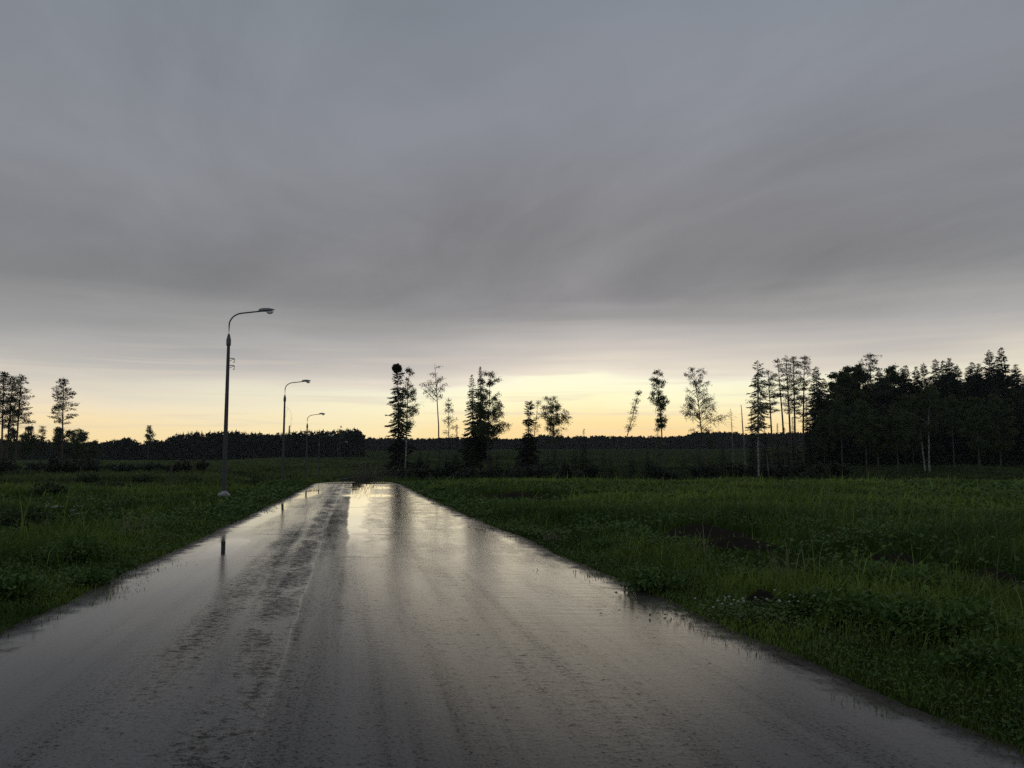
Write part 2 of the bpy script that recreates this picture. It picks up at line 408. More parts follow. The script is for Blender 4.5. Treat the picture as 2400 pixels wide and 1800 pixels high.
def scatter(rng, n, y0, y1, expo, margin=1.25):
    """points across the view wedge, density per square metre falling as y**-expo"""
    q = 2 - expo
    y = (y0 ** q + rng.random(n) * (y1 ** q - y0 ** q)) ** (1 / q)
    a = (rng.random(n) * 2 - 1) * .637 * margin
    return a * (y + 1.5), y
def build_grass():
    rng = R(11)
    mb = MB()
    x, y = scatter(rng, 600000, 3.2, 60, 1.55)
    jit = np.where(x > 0, jit_r(y), jit_l(y))
    rd = np.where(x > 0, 1, 1) * road_dist(x, y) + rng.normal(0, .03, len(x))
    creep = np.clip(fbm(x * 1.1 + 70, y * 1.1 + 30, 3) - .52, 0, 1) * 2.6
    k = rd > -.05 - .12 * (rng.random(len(x)) < .25) * rng.random(len(x)) - creep * (rng.random(len(x)) < .3)
    x, y, rd = x[k], y[k], rd[k]
    left = x < road_l(y)
    clump = fbm(x * .5 + 3, y * .5, 3); tall = fbm(x * .22 + 9, y * .22 + 2, 3); bare = fbm(x * .55 + 40, y * .4 + 12, 3)
    keep = (bare > .34) | (rng.random(len(x)) < .25)
    keep &= (clump > .3) | (rng.random(len(x)) < .6)
    x, y, rd, left, clump, tall = [q[keep] for q in (x, y, rd, left, clump, tall)]
    n = len(x)
    verge = np.where(left, smooth(.05, 3.6, rd), smooth(.05, 1.8, rd))
    hgt = np.where(left, .09 + verge * (.10 + .62 * np.clip(tall - .25, 0, 1) * 1.6), .07 + verge * (.07 + .46 * np.clip(tall - .25, 0, 1) * 1.6))
    hgt *= rng.uniform(.55, 1.25, n)
    on, low = mound_mask(x, y); hgt *= 1 - .65 * low; hgt = np.where(on & (rng.random(n) < .55), .004, hgt)
    stalk = (rng.random(n) < .012) & ~on
    hgt = np.where(stalk & (rd > .7), hgt * 1.7 + .1, hgt)
    hgt = hgt * (1 - .5 * smooth(46, 58, y))
    w = np.maximum(.0042, .00085 * y) * rng.uniform(.7, 1.4, n)
    z = ground_z(x, y) - .02
    ph = rng.random(n) * 2 * PI; lean = rng.uniform(.1, .75, n)
    lx = np.cos(ph) * lean + .12; ly = np.sin(ph) * lean
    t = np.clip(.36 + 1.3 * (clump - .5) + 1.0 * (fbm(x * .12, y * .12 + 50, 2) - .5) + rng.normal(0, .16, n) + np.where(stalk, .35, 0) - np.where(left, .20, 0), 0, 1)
    sd = rng.random(n) * PI; sx, sy = np.cos(sd), np.sin(sd)
    b0 = np.stack([x, y, z], -1)
    mid = b0 + np.stack([lx * hgt * .25, ly * hgt * .25, hgt * .6], -1)
    tip = b0 + np.stack([lx * hgt * .85, ly * hgt * .85, hgt * (1 - .25 * lean)], -1)
    S = np.stack([sx, sy, 0 * sx], -1)
    V = np.stack([b0 - S * w[:, None] * .5, b0 + S * w[:, None] * .5, mid + S * w[:, None] * .42, mid - S * w[:, None] * .42,
                  tip + S * w[:, None] * .06, tip - S * w[:, None] * .06], 1).reshape(-1, 3)
    i = np.arange(n)[:, None] * 6
    F = np.concatenate([i + [0, 1, 2, 3], i + [3, 2, 4, 5]], 0)
    mb.add(V, F, np.repeat(t, 6))
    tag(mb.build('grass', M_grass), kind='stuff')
    # low broad-leaved cover near the verges
    mb = MB()
    x, y = scatter(rng, 330000, 3.2, 48, 1.6)
    rd = road_dist(x, y); cl = fbm(x * .8 + 21, y * .8 + 4, 3)
    k = (rd > .03) & (rng.random(len(x)) < np.where(rd < 2.0, .9, .26)) & (cl > .40 - .12 * (rd < .8))
    x, y, rd, cl = x[k], y[k], rd[k], cl[k]; n = len(x)
    h = np.clip(.03 + .20 * smooth(0, 2.2, rd) + .7 * np.clip(cl - .5, 0, 1), 0, .42) * rng.uniform(.35, 1.1, n)
    on, low = mound_mask(x, y); h = np.where(on, -.1, h * (1 - .6 * low))
    ph = rng.random(n) * 2 * PI
    D = np.stack([np.cos(ph), np.sin(ph), rng.uniform(-.3, 1.0, n)], -1)
    N = rng.normal(0, .35, (n, 3)) + [0, 0, 1]
    L = (np.maximum(.026, .0032 * y) + .03 * smooth(.5, 2.5, rd)) * rng.uniform(.5, 1.6, n)
    mb.leaves(np.stack([x, y, ground_z(x, y) + h], -1), D, N, L, L * rng.uniform(.4, .8, n), np.clip(.35 + (cl - .5) + rng.normal(0, .2, n), 0, 1))
    tag(mb.build('ground_cover', M_weed), kind='stuff')
    # tussocks of the lower fields beyond the road
    mb = MB()
    x, y = scatter(rng, 130000, 60, 420, 1.7, 1.2)
    cl = fbm(x * .09, y * .06, 3)
    k = ((cl > .45) | (rng.random(len(x)) < .35)) & (road_dist(x, y) > .2)
    x, y, cl = x[k], y[k], cl[k]; n = len(x)
    ph = rng.random(n) * 2 * PI
    D = np.stack([np.cos(ph) * .6, np.sin(ph) * .6, np.ones(n)], -1)
    L = rng.uniform(.25, .6, n) * (1 + y / 350); 
    mb.leaves(np.stack([x, y, ground_z(x, y) - .05], -1), D, np.stack([np.sin(ph), -np.cos(ph), 0 * ph], -1) + rng.normal(0, .5, (n, 3)), L, rng.uniform(.6, 1.4, n) * (.1 + .0016 * y), np.clip(.26 + .35 * smooth(1000, 700, 1200 + FPX * x / y) + (cl - .5) * 1.4 + rng.normal(0, .12, n), 0, 1))
    tag(mb.build('field_grass', leaf_mat('fallow_herbs', (.02, .036, .011, 1), (.12, .165, .05, 1), .2, .6, .1)), kind='stuff')
build_grass()
# ---------------------------------------------------------------- trees
def trunk_path(h, lean=0.0, bend=1.6, wob=.0, rng=None, n=12):
    s = np.linspace(0, 1, n)
    P = np.stack([lean * s ** bend, 0 * s, h * s], -1)
    if rng is not None and wob:
        P[1:, 0] += np.cumsum(rng.normal(0, wob, n - 1)); P[1:, 1] += np.cumsum(rng.normal(0, wob, n - 1))
    return P
def at(P, s):
    k = np.linspace(0, 1, len(P))
    return np.stack([np.interp(s, k, P[:, i]) for i in range(3)], -1)

def spruce(h, rmax, rng,  cb=.06, dens=1.0, gaps=.12, lean=0, tip=.9, spray=(.35, .7), r0=None, ragged=.35, step=None, prof=None):
    tr, cr = MB(), MB(); rmax = rmax * 1.06
    P = trunk_path(h, lean, 1.5, .01 * h / 12, rng)
    s = np.linspace(0, 1, len(P)); r0 = r0 or h * .011
    tr.tube(P, r0 * (1 - s) ** .8 + .015, 6)
    step = step or max(.28, h * .019)
    z = cb * h
    while z < h * .985:
        f = (z / h - cb) / (1 - cb)
        r = rmax * (prof(f) if prof else (1 - f) ** tip) * (1 - ragged * rng.random())
        nb = max(3, int(round(rng.integers(5, 8) * dens)))
        a0 = rng.random() * 7
        for i in range(nb):
            if rng.random() < gaps: continue
            az = a0 + i * 2 * PI / nb + rng.normal(0, .25); L = max(.15, r * rng.uniform(.6, 1.15))
            o = at(P, min(.99, (z + rng.normal(0, step * .4)) / h))
            q = np.linspace(0, 1, 5); dz = -L * (.42 + .3 * (1 - f)) * q ** 1.1 + L * .25 * q ** 3.5
            if f > .85: dz = L * .4 * q
            B = o + np.stack([np.cos(az) * L * q, np.sin(az) * L * q, dz], -1)
            if L > .8: tr.tube(B, np.linspace(.03, .008, 5) * (h / 20), 3)
            m = max(6, int(L * 16 * dens * max(1, (16 / h) ** .8)))
            u = rng.uniform(.12, 1.02, m); pp = at(B, np.clip(u, 0, 1))
            side = np.where(rng.random(m) < .5, 1, -1) * rng.uniform(.1, 1.1, m)
            D = np.stack([np.cos(az) + -np.sin(az) * side, np.sin(az) + np.cos(az) * side, rng.uniform(-.75, .05, m)], -1)
            N = rng.normal(0, .5, (m, 3)) + [0, 0, .7]
            Ls = rng.uniform(*spray, m) * (h / 20) ** .5 * np.clip(.3 + .85 * L / max(rmax, .5), .28, 1.0)
            cr.leaves(pp, D, N, Ls, Ls * rng.uniform(.20, .38, m), np.clip(rng.normal(.4, .22, m), 0, 1))
        z += step * rng.uniform(.7, 1.3) * (1 - .45 * f)
    # leader
    cr.leaves(np.repeat(P[-1:] - [0, 0, .45], 5, 0), np.stack([rng.normal(0, .35, 5), rng.normal(0, .35, 5), np.ones(5)], -1), rng.normal(0, 1, (5, 3)), .45 * (h / 20), .1, .4)
    return tr, cr

def clumps(cr, cen, rng, n, rad, flat, L, W, up=.4):
    for c in cen:
        d = rng.normal(0, 1, (n, 3)); d /= np.linalg.norm(d, axis=1)[:, None]
        p = c + d * rng.random((n, 1)) ** .5 * rad * [1, 1, flat]
        cr.leaves(p, d * [1, 1, .5] + [0, 0, up], rng.normal(0, 1, (n, 3)), rng.uniform(*L, n), rng.uniform(*W, n), np.clip(rng.normal(.4, .22, n), 0, 1))

def pine(h, rmax, rng, cb=.55, lean=0, wob=.02, dens=1.0, stubs=14, r0=None, rise=.25, shape=None):
    tr, cr = MB(), MB(); rmax = rmax * 1.2
    P = trunk_path(h, lean, 1.3, wob, rng); s = np.linspace(0, 1, len(P)); r0 = r0 or h * .010
    tr.tube(P, r0 * (1 - s) ** .7 + .02, 6)
    z = cb * h
    while z < .985 * h:
        f = (z / h - cb) / (1 - cb)
        r = rmax * (shape(f) if shape else min(1, (.55 + 1.6 * f)) * (1 - f) ** .62 * 1.15)
        nb = rng.integers(3, 6); a0 = rng.random() * 7
        for i in range(nb):
            if rng.random() < .14: continue
            az = a0 + i * 2 * PI / nb + rng.normal(0, .35); L = max(.4, r * rng.uniform(.55, 1.15))
            o = at(P, z / h); q = np.linspace(0, 1, 5)
            dz = L * (rise * q + (.5 * f - .12) * q ** 2) + rng.normal(0, .2) * L * q
            B = o + np.stack([np.cos(az) * L * q, np.sin(az) * L * q, dz], -1)
            tr.tube(B, np.linspace(.05, .015, 5) * (h / 18), 3)
            m = max(2, int(L * 2.2))
            cen = at(B, rng.uniform(.42, 1.05, m).clip(0, 1)) + rng.normal(0, .16 * L ** .5, (m, 3)) * [1, 1, .4] + [0, 0, .08]
            clumps(cr, cen, rng, int(20 * dens), .42 * (h / 17) ** .5, .38, (.24, .46), (.07, .13))
        z += h * .035 * rng.uniform(.7, 1.3)
    clumps(cr, [P[-1] - [0, 0, .2], P[-1] - [0, 0, .6]], rng, 14, .35, .9, (.25, .45), (.07, .12), .8)
    for i in range(stubs):                       # dry branch stubs below the crown
        f = rng.uniform(.3, cb + .03); az = rng.random() * 7; L = rng.uniform(.5, 1.6) * (h / 17); q = np.linspace(0, 1, 4)
        o = at(P, f); tr.tube(o + np.stack([np.cos(az) * L * q, np.sin(az) * L * q, .12 * L * q - .2 * L * q ** 2], -1), np.linspace(.022, .008, 4), 3)
    return tr, cr

def birch(h, rmax, rng, cb=.3, lean=0, bend=1.6, dens=1.0, limbs=26, asc=.9, wob=.04, r0=None, env=None, leaf=.2, droop=.25, extra=(), clump=.5):
    tr, cr = MB(), MB(); rmax = rmax * 1.15
    P = trunk_path(h, lean, bend, wob, rng); s = np.linspace(0, 1, len(P)); r0 = r0 or h * .008
    tr.tube(P, r0 * (1 - s) ** .8 + .018, 6)
    env = env or (lambda f: (min(1, .45 + 2.2 * f)) * (1 - f) ** .55 * 1.1)
    fs = np.sort(rng.uniform(0, .97, limbs)); a0 = rng.random() * 7
    jobs = [(cb + (1 - cb) * f, a0 + i * 2.4 + rng.normal(0, .4), max(.35, rmax * env(f) * rng.uniform(.55, 1.15)), asc, dens) for i, f in enumerate(fs)] + list(extra)
    for sf, az, L, up, de in jobs:
        o = at(P, sf); q = np.linspace(0, 1, 6)
        dz = L * (up * q - droop * q ** 3)
        B = o + np.stack([np.cos(az) * L * q, np.sin(az) * L * q, dz], -1)
        B[1:] += np.cumsum(rng.normal(0, .03 * L, (5, 3)), 0)
        tr.tube(B, np.linspace(.035, .010, 6) * (h / 16) * min(1.6, max(.5, L / 1.5)), 3)
        nt = max(4, int(L * 4.6))
        for k in range(nt):
            u = rng.uniform(.3, 1.0); b0 = at(B, u); tl = L * rng.uniform(.15, .4)
            d = rng.normal(0, 1, 3) * [1, 1, .6]; d[:2] += np.array([np.cos(az), np.sin(az)]) * .7; d /= np.linalg.norm(d)
            qq = np.linspace(0, 1, 3)
            Tw = b0 + d[None] * (tl * qq)[:, None] - np.array([0, 0, 1.0])[None] * (tl * .35 * qq ** 2)[:, None]
            tr.tube(Tw, np.array([.012, .009, .006]) * (h / 16), 3)
            m = max(3, int(25 * de * rng.uniform(.4, 1.4)))
            pp = at(Tw, rng.uniform(.25, 1.05, m).clip(0, 1)) + rng.normal(0, clump * .5, (m, 3)) * [1, 1, .8]
            Ls = rng.uniform(.7, 1.5, m) * leaf * .92
            cr.leaves(pp, rng.normal(0, .7, (m, 3)) - [0, 0, .45], rng.normal(0, 1, (m, 3)), Ls, Ls * rng.uniform(.5, .8, m), np.clip(rng.normal(.42, .25, m), 0, 1))
    return tr, cr

def snag(h, r, rng, lean=0, n=40, L0=1.2, r0=.09, top=.015, droop=.35, lo=.25):
    tr, br = MB(), []
    P = trunk_path(h, lean, 1.2, .03, rng); s = np.linspace(0, 1, len(P))
    tr.tube(P, r0 * (1 - s) ** .7 + top, 6, cap=True)
    for i in range(n):
        f = rng.uniform(lo, .98); az = rng.random() * 7; L = L0 * (1.05 - .75 * f) * rng.uniform(.4, 1.2); q = np.linspace(0, 1, 4)
        B = at(P, f) + np.stack([np.cos(az) * L * q, np.sin(az) * L * q, .1 * L * q - droop * L * q ** 2], -1)
        one = MB(); one.tube(B, np.linspace(.03, .012, 4), 3); br.append(one)
    return tr, br

def place(kind, name, label, px, y, parts, mats, group=None, names=('trunk', 'crown'), dx=0.0, sink=.1, yaw=0.0):
    x = wx(px, y, 1110) + dx
    e = empty(name, (x, y, gz(x, y) - sink), label, kind, group)
    e.rotation_euler = (0, 0, yaw)
    for mb, m, nm in zip(parts, mats, names):
        for one in (mb if isinstance(mb, list) else [mb]):
            if one.n: one.build(nm, m, e)
    return e
def hgt(px, py_top, y):
    """height of a tree whose tip shows at py_top"""
    x = wx(px, y, 1000)
    return wz(py_top, y) - gz(x, y)
def span(d_px, y): return d_px * y / FPX

SP = (M_bark, M_needle); PN = (M_pinebark, M_pine); BR = (M_birchbark, M_birch); BD = (M_bark, M_birch)
Y = 158.
T = 'tree'
# --- the belt of single trees beyond the road's end
def ball_spruce():
    rng = R(101); h = hgt(927, 866, Y)
    tr, cr = spruce(h, span(40, Y), rng, cb=.06, dens=1.5, gaps=.26, lean=span(-7, Y), ragged=.55, spray=(.4, .9), prof=lambda f: .26 + .74 * (1 - f) ** .75, r0=.26)
    e = place(T, 'spruce_tree', 'shaggy old spruce carrying a dense round ball of twigs at its very top', 935, Y, (tr, cr), SP)
    b = MB(); cen = np.array([span(-7, Y) - .1, 0, h + .35])
    d = rng.normal(0, 1, (1500, 3)); d /= np.linalg.norm(d, axis=1)[:, None]
    rr = (1.0 + .18 * np.sin(d[:, :1] * 7) * np.cos(d[:, 2:] * 6 + 1)) * rng.random((1500, 1)) ** .25
    b.leaves(cen + d * rr * [.82, .82, .72], d + rng.normal(0, .5, (1500, 3)), rng.normal(0, 1, (1500, 3)), .32, .2, np.clip(rng.normal(.3, .2, 1500), 0, 1))
    b.build('twig_ball', M_needle, e)
ball_spruce()
def B(seed, label, pxb, pxt, pyt, hw, cb, y=Y, **k):
    rng = R(seed); h = hgt(pxt, pyt, y); bark = k.pop('bark', M_greybirch); name = k.pop('name', 'birch_tree')
    return place(T, name, label, pxb, y, birch(h, span(hw, y), rng, cb=cb, lean=span(pxt - pxb, y), **k), (bark, M_birch), yaw=k.get('yaw', 0))
def S(seed, label, pxb, pxt, pyt, hw, y=Y, name='spruce_tree', **k):
    rng = R(seed); h = hgt(pxt, pyt, y)
    return place(T, name, label, pxb, y, spruce(h, span(hw, y), rng, lean=span(pxt - pxb, y), **k), SP)
def PI_(seed, label, pxb, pxt, pyt, hw, y=Y, **k):
    rng = R(seed); h = hgt(pxt, pyt, y)
    return place(T, 'pine_tree', label, pxb, y, pine(h, span(hw, y), rng, lean=span(pxt - pxb, y), **k), PN)

B(102, 'leafy birch with white lower trunk hugging the ball-topped spruce', 949, 954, 862, 29, .38, y=155., bark=M_birchbark, dens=1.15, limbs=34, asc=1.0, leaf=.2)
B(103, 'tall slender birch with long bare stem forking into a thin sparse crown', 1030, 1019, 850, 20, .68, limbs=15, dens=.45, asc=1.15, droop=.2, leaf=.19,
  extra=[(.66, PI, span(36, Y), 1.05, .55), (.70, PI * .93, span(24, Y), 1.7, .6), (.67, .1, span(15, Y), 1.9, .5), (.7, PI * 1.05, span(34, Y), 1.1, .6)])
B(104, 'small sparse birch standing just beside the slender bare stemmed birch', 1052, 1048, 932, 19, .42, y=160., limbs=18, dens=.8, asc=.9, leaf=.18)
S(105, 'narrow ragged spruce joined on one side of the dense pointed spruce', 1110, 1103, 876, 33, cb=.12, dens=1.3, gaps=.2, ragged=.5, spray=(.4, .85), prof=lambda f: (1 - f) ** .62)
S(106, 'tallest dense pointed spruce in the middle of the tight tree cluster', 1127, 1125, 857, 25, y=160., cb=.2, dens=1.7, gaps=.06, ragged=.3, prof=lambda f: min(1, 1.15 * (1 - f) ** .8), r0=.24)
B(107, 'bushy birch filling the outer side of the tight spruce cluster', 1143, 1149, 876, 30, .25, y=156., limbs=44, dens=1.3, asc=.9, leaf=.21, env=lambda f: .55 + .75 * math.sin(PI * min(1, .25 + f * .8)) * (1 - f * .55))
S(108, 'short thin spruce at the foot of the tight tree cluster', 1071, 1069, 992, 16, y=154., cb=.15, gaps=.2)
S(109, 'small dark spruce between the bare stemmed birch and the cluster', 1090, 1089, 1008, 17, y=157., cb=.1, gaps=.15)
S(110, 'broken looking spruce with dense tuft on top and bare gap beneath it', 1238, 1240, 939, 35, cb=.2, gaps=.22, ragged=.45, dens=1.7, spray=(.4, .9),
  prof=lambda f: (1.0 if f < .35 else .75 if f < .5 else .35 if f < .62 else .8 if f < .72 else .28 if f < .8 else .62) * (1 - .55 * f), r0=.2)
B(111, 'wispy thin leaved birch tucked behind the tufted broken spruce', 1246, 1262, 936, 18, .5, y=161., limbs=14, dens=.5, asc=1.3, leaf=.18)
B(112, 'round headed birch on a short straight stem', 1300, 1296, 933, 27, .42, y=156., limbs=36, dens=1.1, asc=.75, leaf=.2, env=lambda f: math.sin(PI * min(.98, .2 + f * .72)) ** .6)
B(113, 'thin leaning birch bending over with a narrow drooping crown', 1454, 1497, 916, 12, .5, bend=1.35, limbs=26, dens=.62, asc=.55, leaf=.18)
e = B(114, 'narrow dense aspen with column shaped crown and a burl on its stem', 1557, 1544, 869, 20, .46, limbs=46, dens=1.25, asc=1.0, leaf=.22, bend=1.2,
      env=lambda f: (min(1, .35 + 1.6 * f)) * (1 - f) ** .35, bark=M_bark, name='aspen_tree')
bu = MB(); q = np.linspace(-1, 1, 7); bu.tube(np.stack([np.full(7, -.15), 0 * q, 6.55 + q * .45], -1), .34 * np.sqrt(1 - q ** 2) + .04, 8); bu.build('burl', M_bark, e)
B(115, 'low spindly birch growing close against the column shaped aspen', 1550, 1543, 999, 9, .45, y=154., limbs=12, dens=.7, asc=.9, leaf=.17)
B(116, 'wide airy birch with open crown and one long side limb', 1655, 1632, 862, 34, .36, y=168., limbs=36, dens=.72, asc=1.0, leaf=.2, bend=1.1, bark=M_bark,
  env=lambda f: math.sin(PI * min(.97, .22 + f * .72)) ** .7, extra=[(.42, .0, span(66, 168), .85, .4), (.44, .1, span(50, 168), .9, .5), (.26, 0.1, span(28, 168), .5, 1.2), (.28, .4, span(22, 168), .8, 1.2)])
for sd, lb, px, pxt, py, n, L0, y, r0 in ((117, 'grey dead spruce with thin drooping bare branches', 1720, 1716, 955, 70, span(22, Y), Y, .11),
                                          (118, 'broken dead trunk with a bent splintered top beside the first tall spruce', 1748, 1742, 947, 14, 1.1, 170., .16),
                                          (119, 'short black dead stub poking up from the low field', 1579, 1578, 1058, 5, .5, Y, .09),
                                          (120, 'thin dead stem leaning aside beneath the tufted broken spruce', 1205, 1222, 1072, 3, .5, 150., .09),
                                          (121, 'thin dark dead stem by the white stemmed birch at the wood corner', 1803, 1796, 1060, 4, .6, 150., .1)):
    rng = R(sd); place('dead tree', 'dead_tree', lb, px, y, snag(hgt(px, py, y), .1, rng, span(pxt - px, y), n, L0, r0, .05 if sd == 118 else .015, .35, .2), (M_dead, M_dead), names=('trunk', 'branch'))
S(122, 'dense small spruce in the shade under the round headed birch', 1301, 1300, 1037, 19, y=153., cb=.05, dens=1.1)
S(123, 'dark bushy spruce with a tall thin leader spike', 1369, 1369, 1003, 22, y=155., cb=.03, dens=1.1, prof=lambda f: (1 - f) ** .9 if f < .8 else .06)
S(124, 'lower bushy spruce leaning on the one with the leader spike', 1347, 1348, 1030, 20, y=157., cb=.03, dens=1.1)
S(125, 'squat broad young spruce left of the thin leaning birch', 1414, 1415, 1060, 25, y=153., cb=.02, dens=1.2)
S(126, 'young spruce standing left of the column shaped aspen', 1518, 1518, 1044, 19, y=153., cb=.04, dens=1.1)
S(127, 'low spreading young spruce right of the column shaped aspen', 1601, 1604, 1060, 20, y=152., cb=.02, dens=1.0)
S(128, 'blurred dark young spruce below the wide airy birch', 1640, 1641, 1050, 24, y=160., cb=.02, dens=1.1)
S(129, 'broad dark spruce at the foot of the grey dead spruce', 1695, 1694, 1035, 26, y=164., cb=.02, dens=1.2)
# the group at the corner of the wood
S(131, 'tall shaggy spruce first of the tall group at the wood corner', 1779, 1782, 843, 26, y=176., cb=.32, gaps=.32, ragged=.55, dens=1.0, spray=(.4, .8), prof=lambda f: min(1, .3 + 1.0 * (1 - f) ** .6) * (1 if f < .95 else .5))
B(132, 'birch with bright white lower stem in front of the first shaggy spruce', 1778, 1786, 862, 24, .3, y=150., bark=M_birchbark, limbs=26, dens=.8, asc=1.0, leaf=.19)
S(133, 'mid height spruce leaning close to the broken dead trunk', 1764, 1766, 955, 18, y=174., cb=.15, gaps=.2)
PI_(134, 'shorter tall pine with crown hanging low, second in the corner group', 1812, 1808, 866, 22, y=178., cb=.58, shape=lambda f: .75 + .3 * math.sin(f * 6) * (1 - f), stubs=8)
PI_(135, 'slim leaning pine with a long bare stem against the glow', 1842, 1830, 841, 22, y=178., cb=.66, stubs=8)
PI_(136, 'pine with two lobed crown third among the tall pines', 1856, 1850, 833, 23, y=176., cb=.52, stubs=10)
PI_(137, 'straight pine with slanted top touching the two lobed pine', 1866, 1869, 834, 24, y=181., cb=.5, stubs=8)
PI_(138, 'largest pine of the corner group with heavy windblown top', 1884, 1896, 832, 31, y=178., cb=.42, dens=1.2, stubs=6)
S(139, 'small spruce spike showing low between the pine stems', 1826, 1826, 990, 13, y=182., cb=.05)
S(140, 'low dark spruce under the straight pines', 1862, 1862, 975, 24, y=183., cb=.05, dens=1.2)
S(141, 'low shaggy spruce filling the gap by the largest pine', 1895, 1896, 930, 26, y=184., cb=.05, dens=1.2)
S(142, 'low dark spruce closing the gap under the slim leaning pine', 1842, 1842, 1000, 22, y=186., cb=.03, dens=1.2)
S(143, 'low dark spruce under the first shaggy spruce', 1795, 1795, 1003, 22, y=186., cb=.03, dens=1.2)

# --- left: tall pines by the frame edge and the small row behind
PI_(151, 'outermost tall pine at the frame edge, half hidden', 2, -4, 872, 30, y=135., cb=.45, stubs=14)
PI_(152, 'middle pine of the close trio, with slightly leaning stem', 12, 20, 880, 26, y=138., cb=.48, stubs=22)
PI_(153, 'inner pine of the close trio, with long low limb and dry stubs', 33, 38, 879, 30, y=136., cb=.5, stubs=26,
    shape=lambda f: (1.5 if f < .12 else .95) * min(1, .7 + f) * (1 - f) ** .6)
PI_(154, 'lone tall pine with tidy crown standing apart from the trio', 143, 139, 890, 31, y=138., cb=.52, stubs=10, dens=1.05)
row = [('small ragged birch nearest the pine trio in the row behind', 22, 1002, 15, 'b'), ('broad dark leafy tree between the trio and the lone pine', 60, 998, 20, 'b'),
       ('small round topped pine in the row between trio and lone pine', 94, 1000, 17, 'p'), ('leafy tree right behind the lone pine stem', 132, 999, 17, 'b'),
       ('slim birch just past the lone pine in the row behind', 156, 1007, 13, 'b'), ('taller twin stemmed birch past the lone pine', 168, 1001, 11, 'b'),
       ('thin pale birch near the end of the row behind the pines', 182, 1004, 10, 'b'), ('last thin birch at the end of the row behind the pines', 191, 1008, 9, 'b'),
       ('short spruce between the last birches of the row', 175, 1032, 9, 's'), ('short pointed spruce beyond the end of the birch row', 203, 1033, 8, 's'), ('tiny sparse birch by the far wood on the left', 216, 1031, 6, 'b')]
for i, (lb, px, py, hw, k) in enumerate(row):
    yy = 290. + 6 * (i % 3)
    if k == 'b': B(160 + i, lb, px, px + 1, py, hw, .18, y=yy, limbs=30, dens=.9, leaf=.42, clump=.8, bark=M_bark, asc=.8)
    elif k == 'p': PI_(160 + i, lb, px, px, py, hw, y=yy, cb=.3, stubs=2)
    else: S(160 + i, lb, px, px, py, hw, y=yy, dens=1.0, spray=(.6, 1.1))
B(175, 'lone thin crowned birch rising above the far dark wood', 345, 343, 996, 12, .45, y=420., limbs=22, dens=.6, leaf=.5, clump=1.0, bark=M_bark)
S(176, 'single pointed spruce towering over the far wood by the second lamp', 676, 676, 996, 8, y=545., dens=1.2, spray=(.9, 1.6), gaps=.03)
B(177, 'faint airy tree top above the far wood near the third lamp', 796, 797, 998, 7, .4, y=540., limbs=16, dens=.5, leaf=.5, clump=.8, bark=M_bark)

# --- far woods that read as one mass
def far_wood(name, y, x0, x1, sky, step, seed, rows=3, w=(2.2, 3.8), label=None):
    rng = R(seed); mb = MB()
    for rr in range(rows):
        px = x0 + rng.random() * step
        while px < x1:
            yy = y + rr * y * .02 + rng.uniform(0, y * .01)
            x = wx(px, yy, 1060); z0 = gz(x, yy)
            top = np.interp(px, [s[0] for s in sky], [s[1] for s in sky]) + abs(rng.normal(0, 3.4)) - 3 + rr * .8 + (rng.random() < .4) * rng.uniform(1, 8)
            h = max(4, wz(top, yy) - z0); con = rng.random() < .8
            wd = rng.uniform(*w) * y / 560
            n = int(90 if con else 120)
            f = rng.random(n) ** .8
            if con: rad = wd * (1 - f) ** .85 * .8
            else: rad = wd * 1.1 * np.sin(PI * np.clip(.18 + .8 * f, 0, 1)) ** .6
            a = rng.random(n) * 2 * PI; q = rng.random(n) ** .4 * rad
            p = np.stack([x + np.cos(a) * q, yy + np.sin(a) * q, z0 + f * h * .97], -1)
            D = np.stack([np.cos(a), np.sin(a), rng.uniform(-.5, .6, n)], -1) if con else rng.normal(0, 1, (n, 3))
            s = (.9 if con else .8) * y / 560
            mb.leaves(p, D, rng.normal(0, .6, (n, 3)) + [0, 0, .6], rng.uniform(1.2, 2.6, n) * s, rng.uniform(.7, 1.5, n) * s, np.clip(rng.normal(.4, .2, n), 0, 1))
            if con: mb.leaves(np.array([[x, yy, z0 + h * .86]]), np.array([[0, 0, 1.0]]), np.array([[0, 1.0, 0]]), h * .2, .8 * y / 560, .3)
            px += step * rng.uniform(.6, 1.4)
    # trunks and undergrowth that close the wood behind its edge
    m = int((x1 - x0) * 9); px = rng.uniform(x0, x1, m); yy = y * rng.uniform(1.0, 1.06, m)
    xx = wx(px, yy, 1060); zz = ground_z(xx, yy); topz = wz(np.interp(px, [s[0] for s in sky], [s[1] + 6 for s in sky]), yy)
    mb.leaves(np.stack([xx, yy, zz + rng.random(m) ** 1.2 * (topz - zz) * .9], -1), rng.normal(0, 1, (m, 3)), rng.normal(0, .3, (m, 3)) + [0, 1, 0], 4.2 * y / 560, 3.2 * y / 560, np.clip(rng.normal(.3, .15, m), 0, 1))
    tag(mb.build(name, M_farwood), label, 'wood', kind='stuff')
far_wood('far_wood', 550., -300, 848, [(-300, 1025), (0, 1030), (200, 1037), (245, 1036), (250, 1034), (300, 1024), (322, 1034), (330, 1042), (365, 1030), (385, 1032), (405, 1019), (450, 1014), (520, 1012), (545, 1008),
          (575, 1015), (660, 1016), (700, 1012), (740, 1010), (800, 1010), (832, 1004), (846, 1008), (850, 1026)], 8.5, 201)
far_wood('distant_wood', 900., 830, 2750, [(830, 1028), (1000, 1030), (1100, 1026), (1230, 1032), (1270, 1020), (1330, 1025), (1400, 1024), (1560, 1025), (1610, 1022), (1630, 1013), (1700, 1013), (1760, 1018), (1900, 1014), (2750, 1005)], 6.0, 202, rows=3, w=(2.0, 3.2))

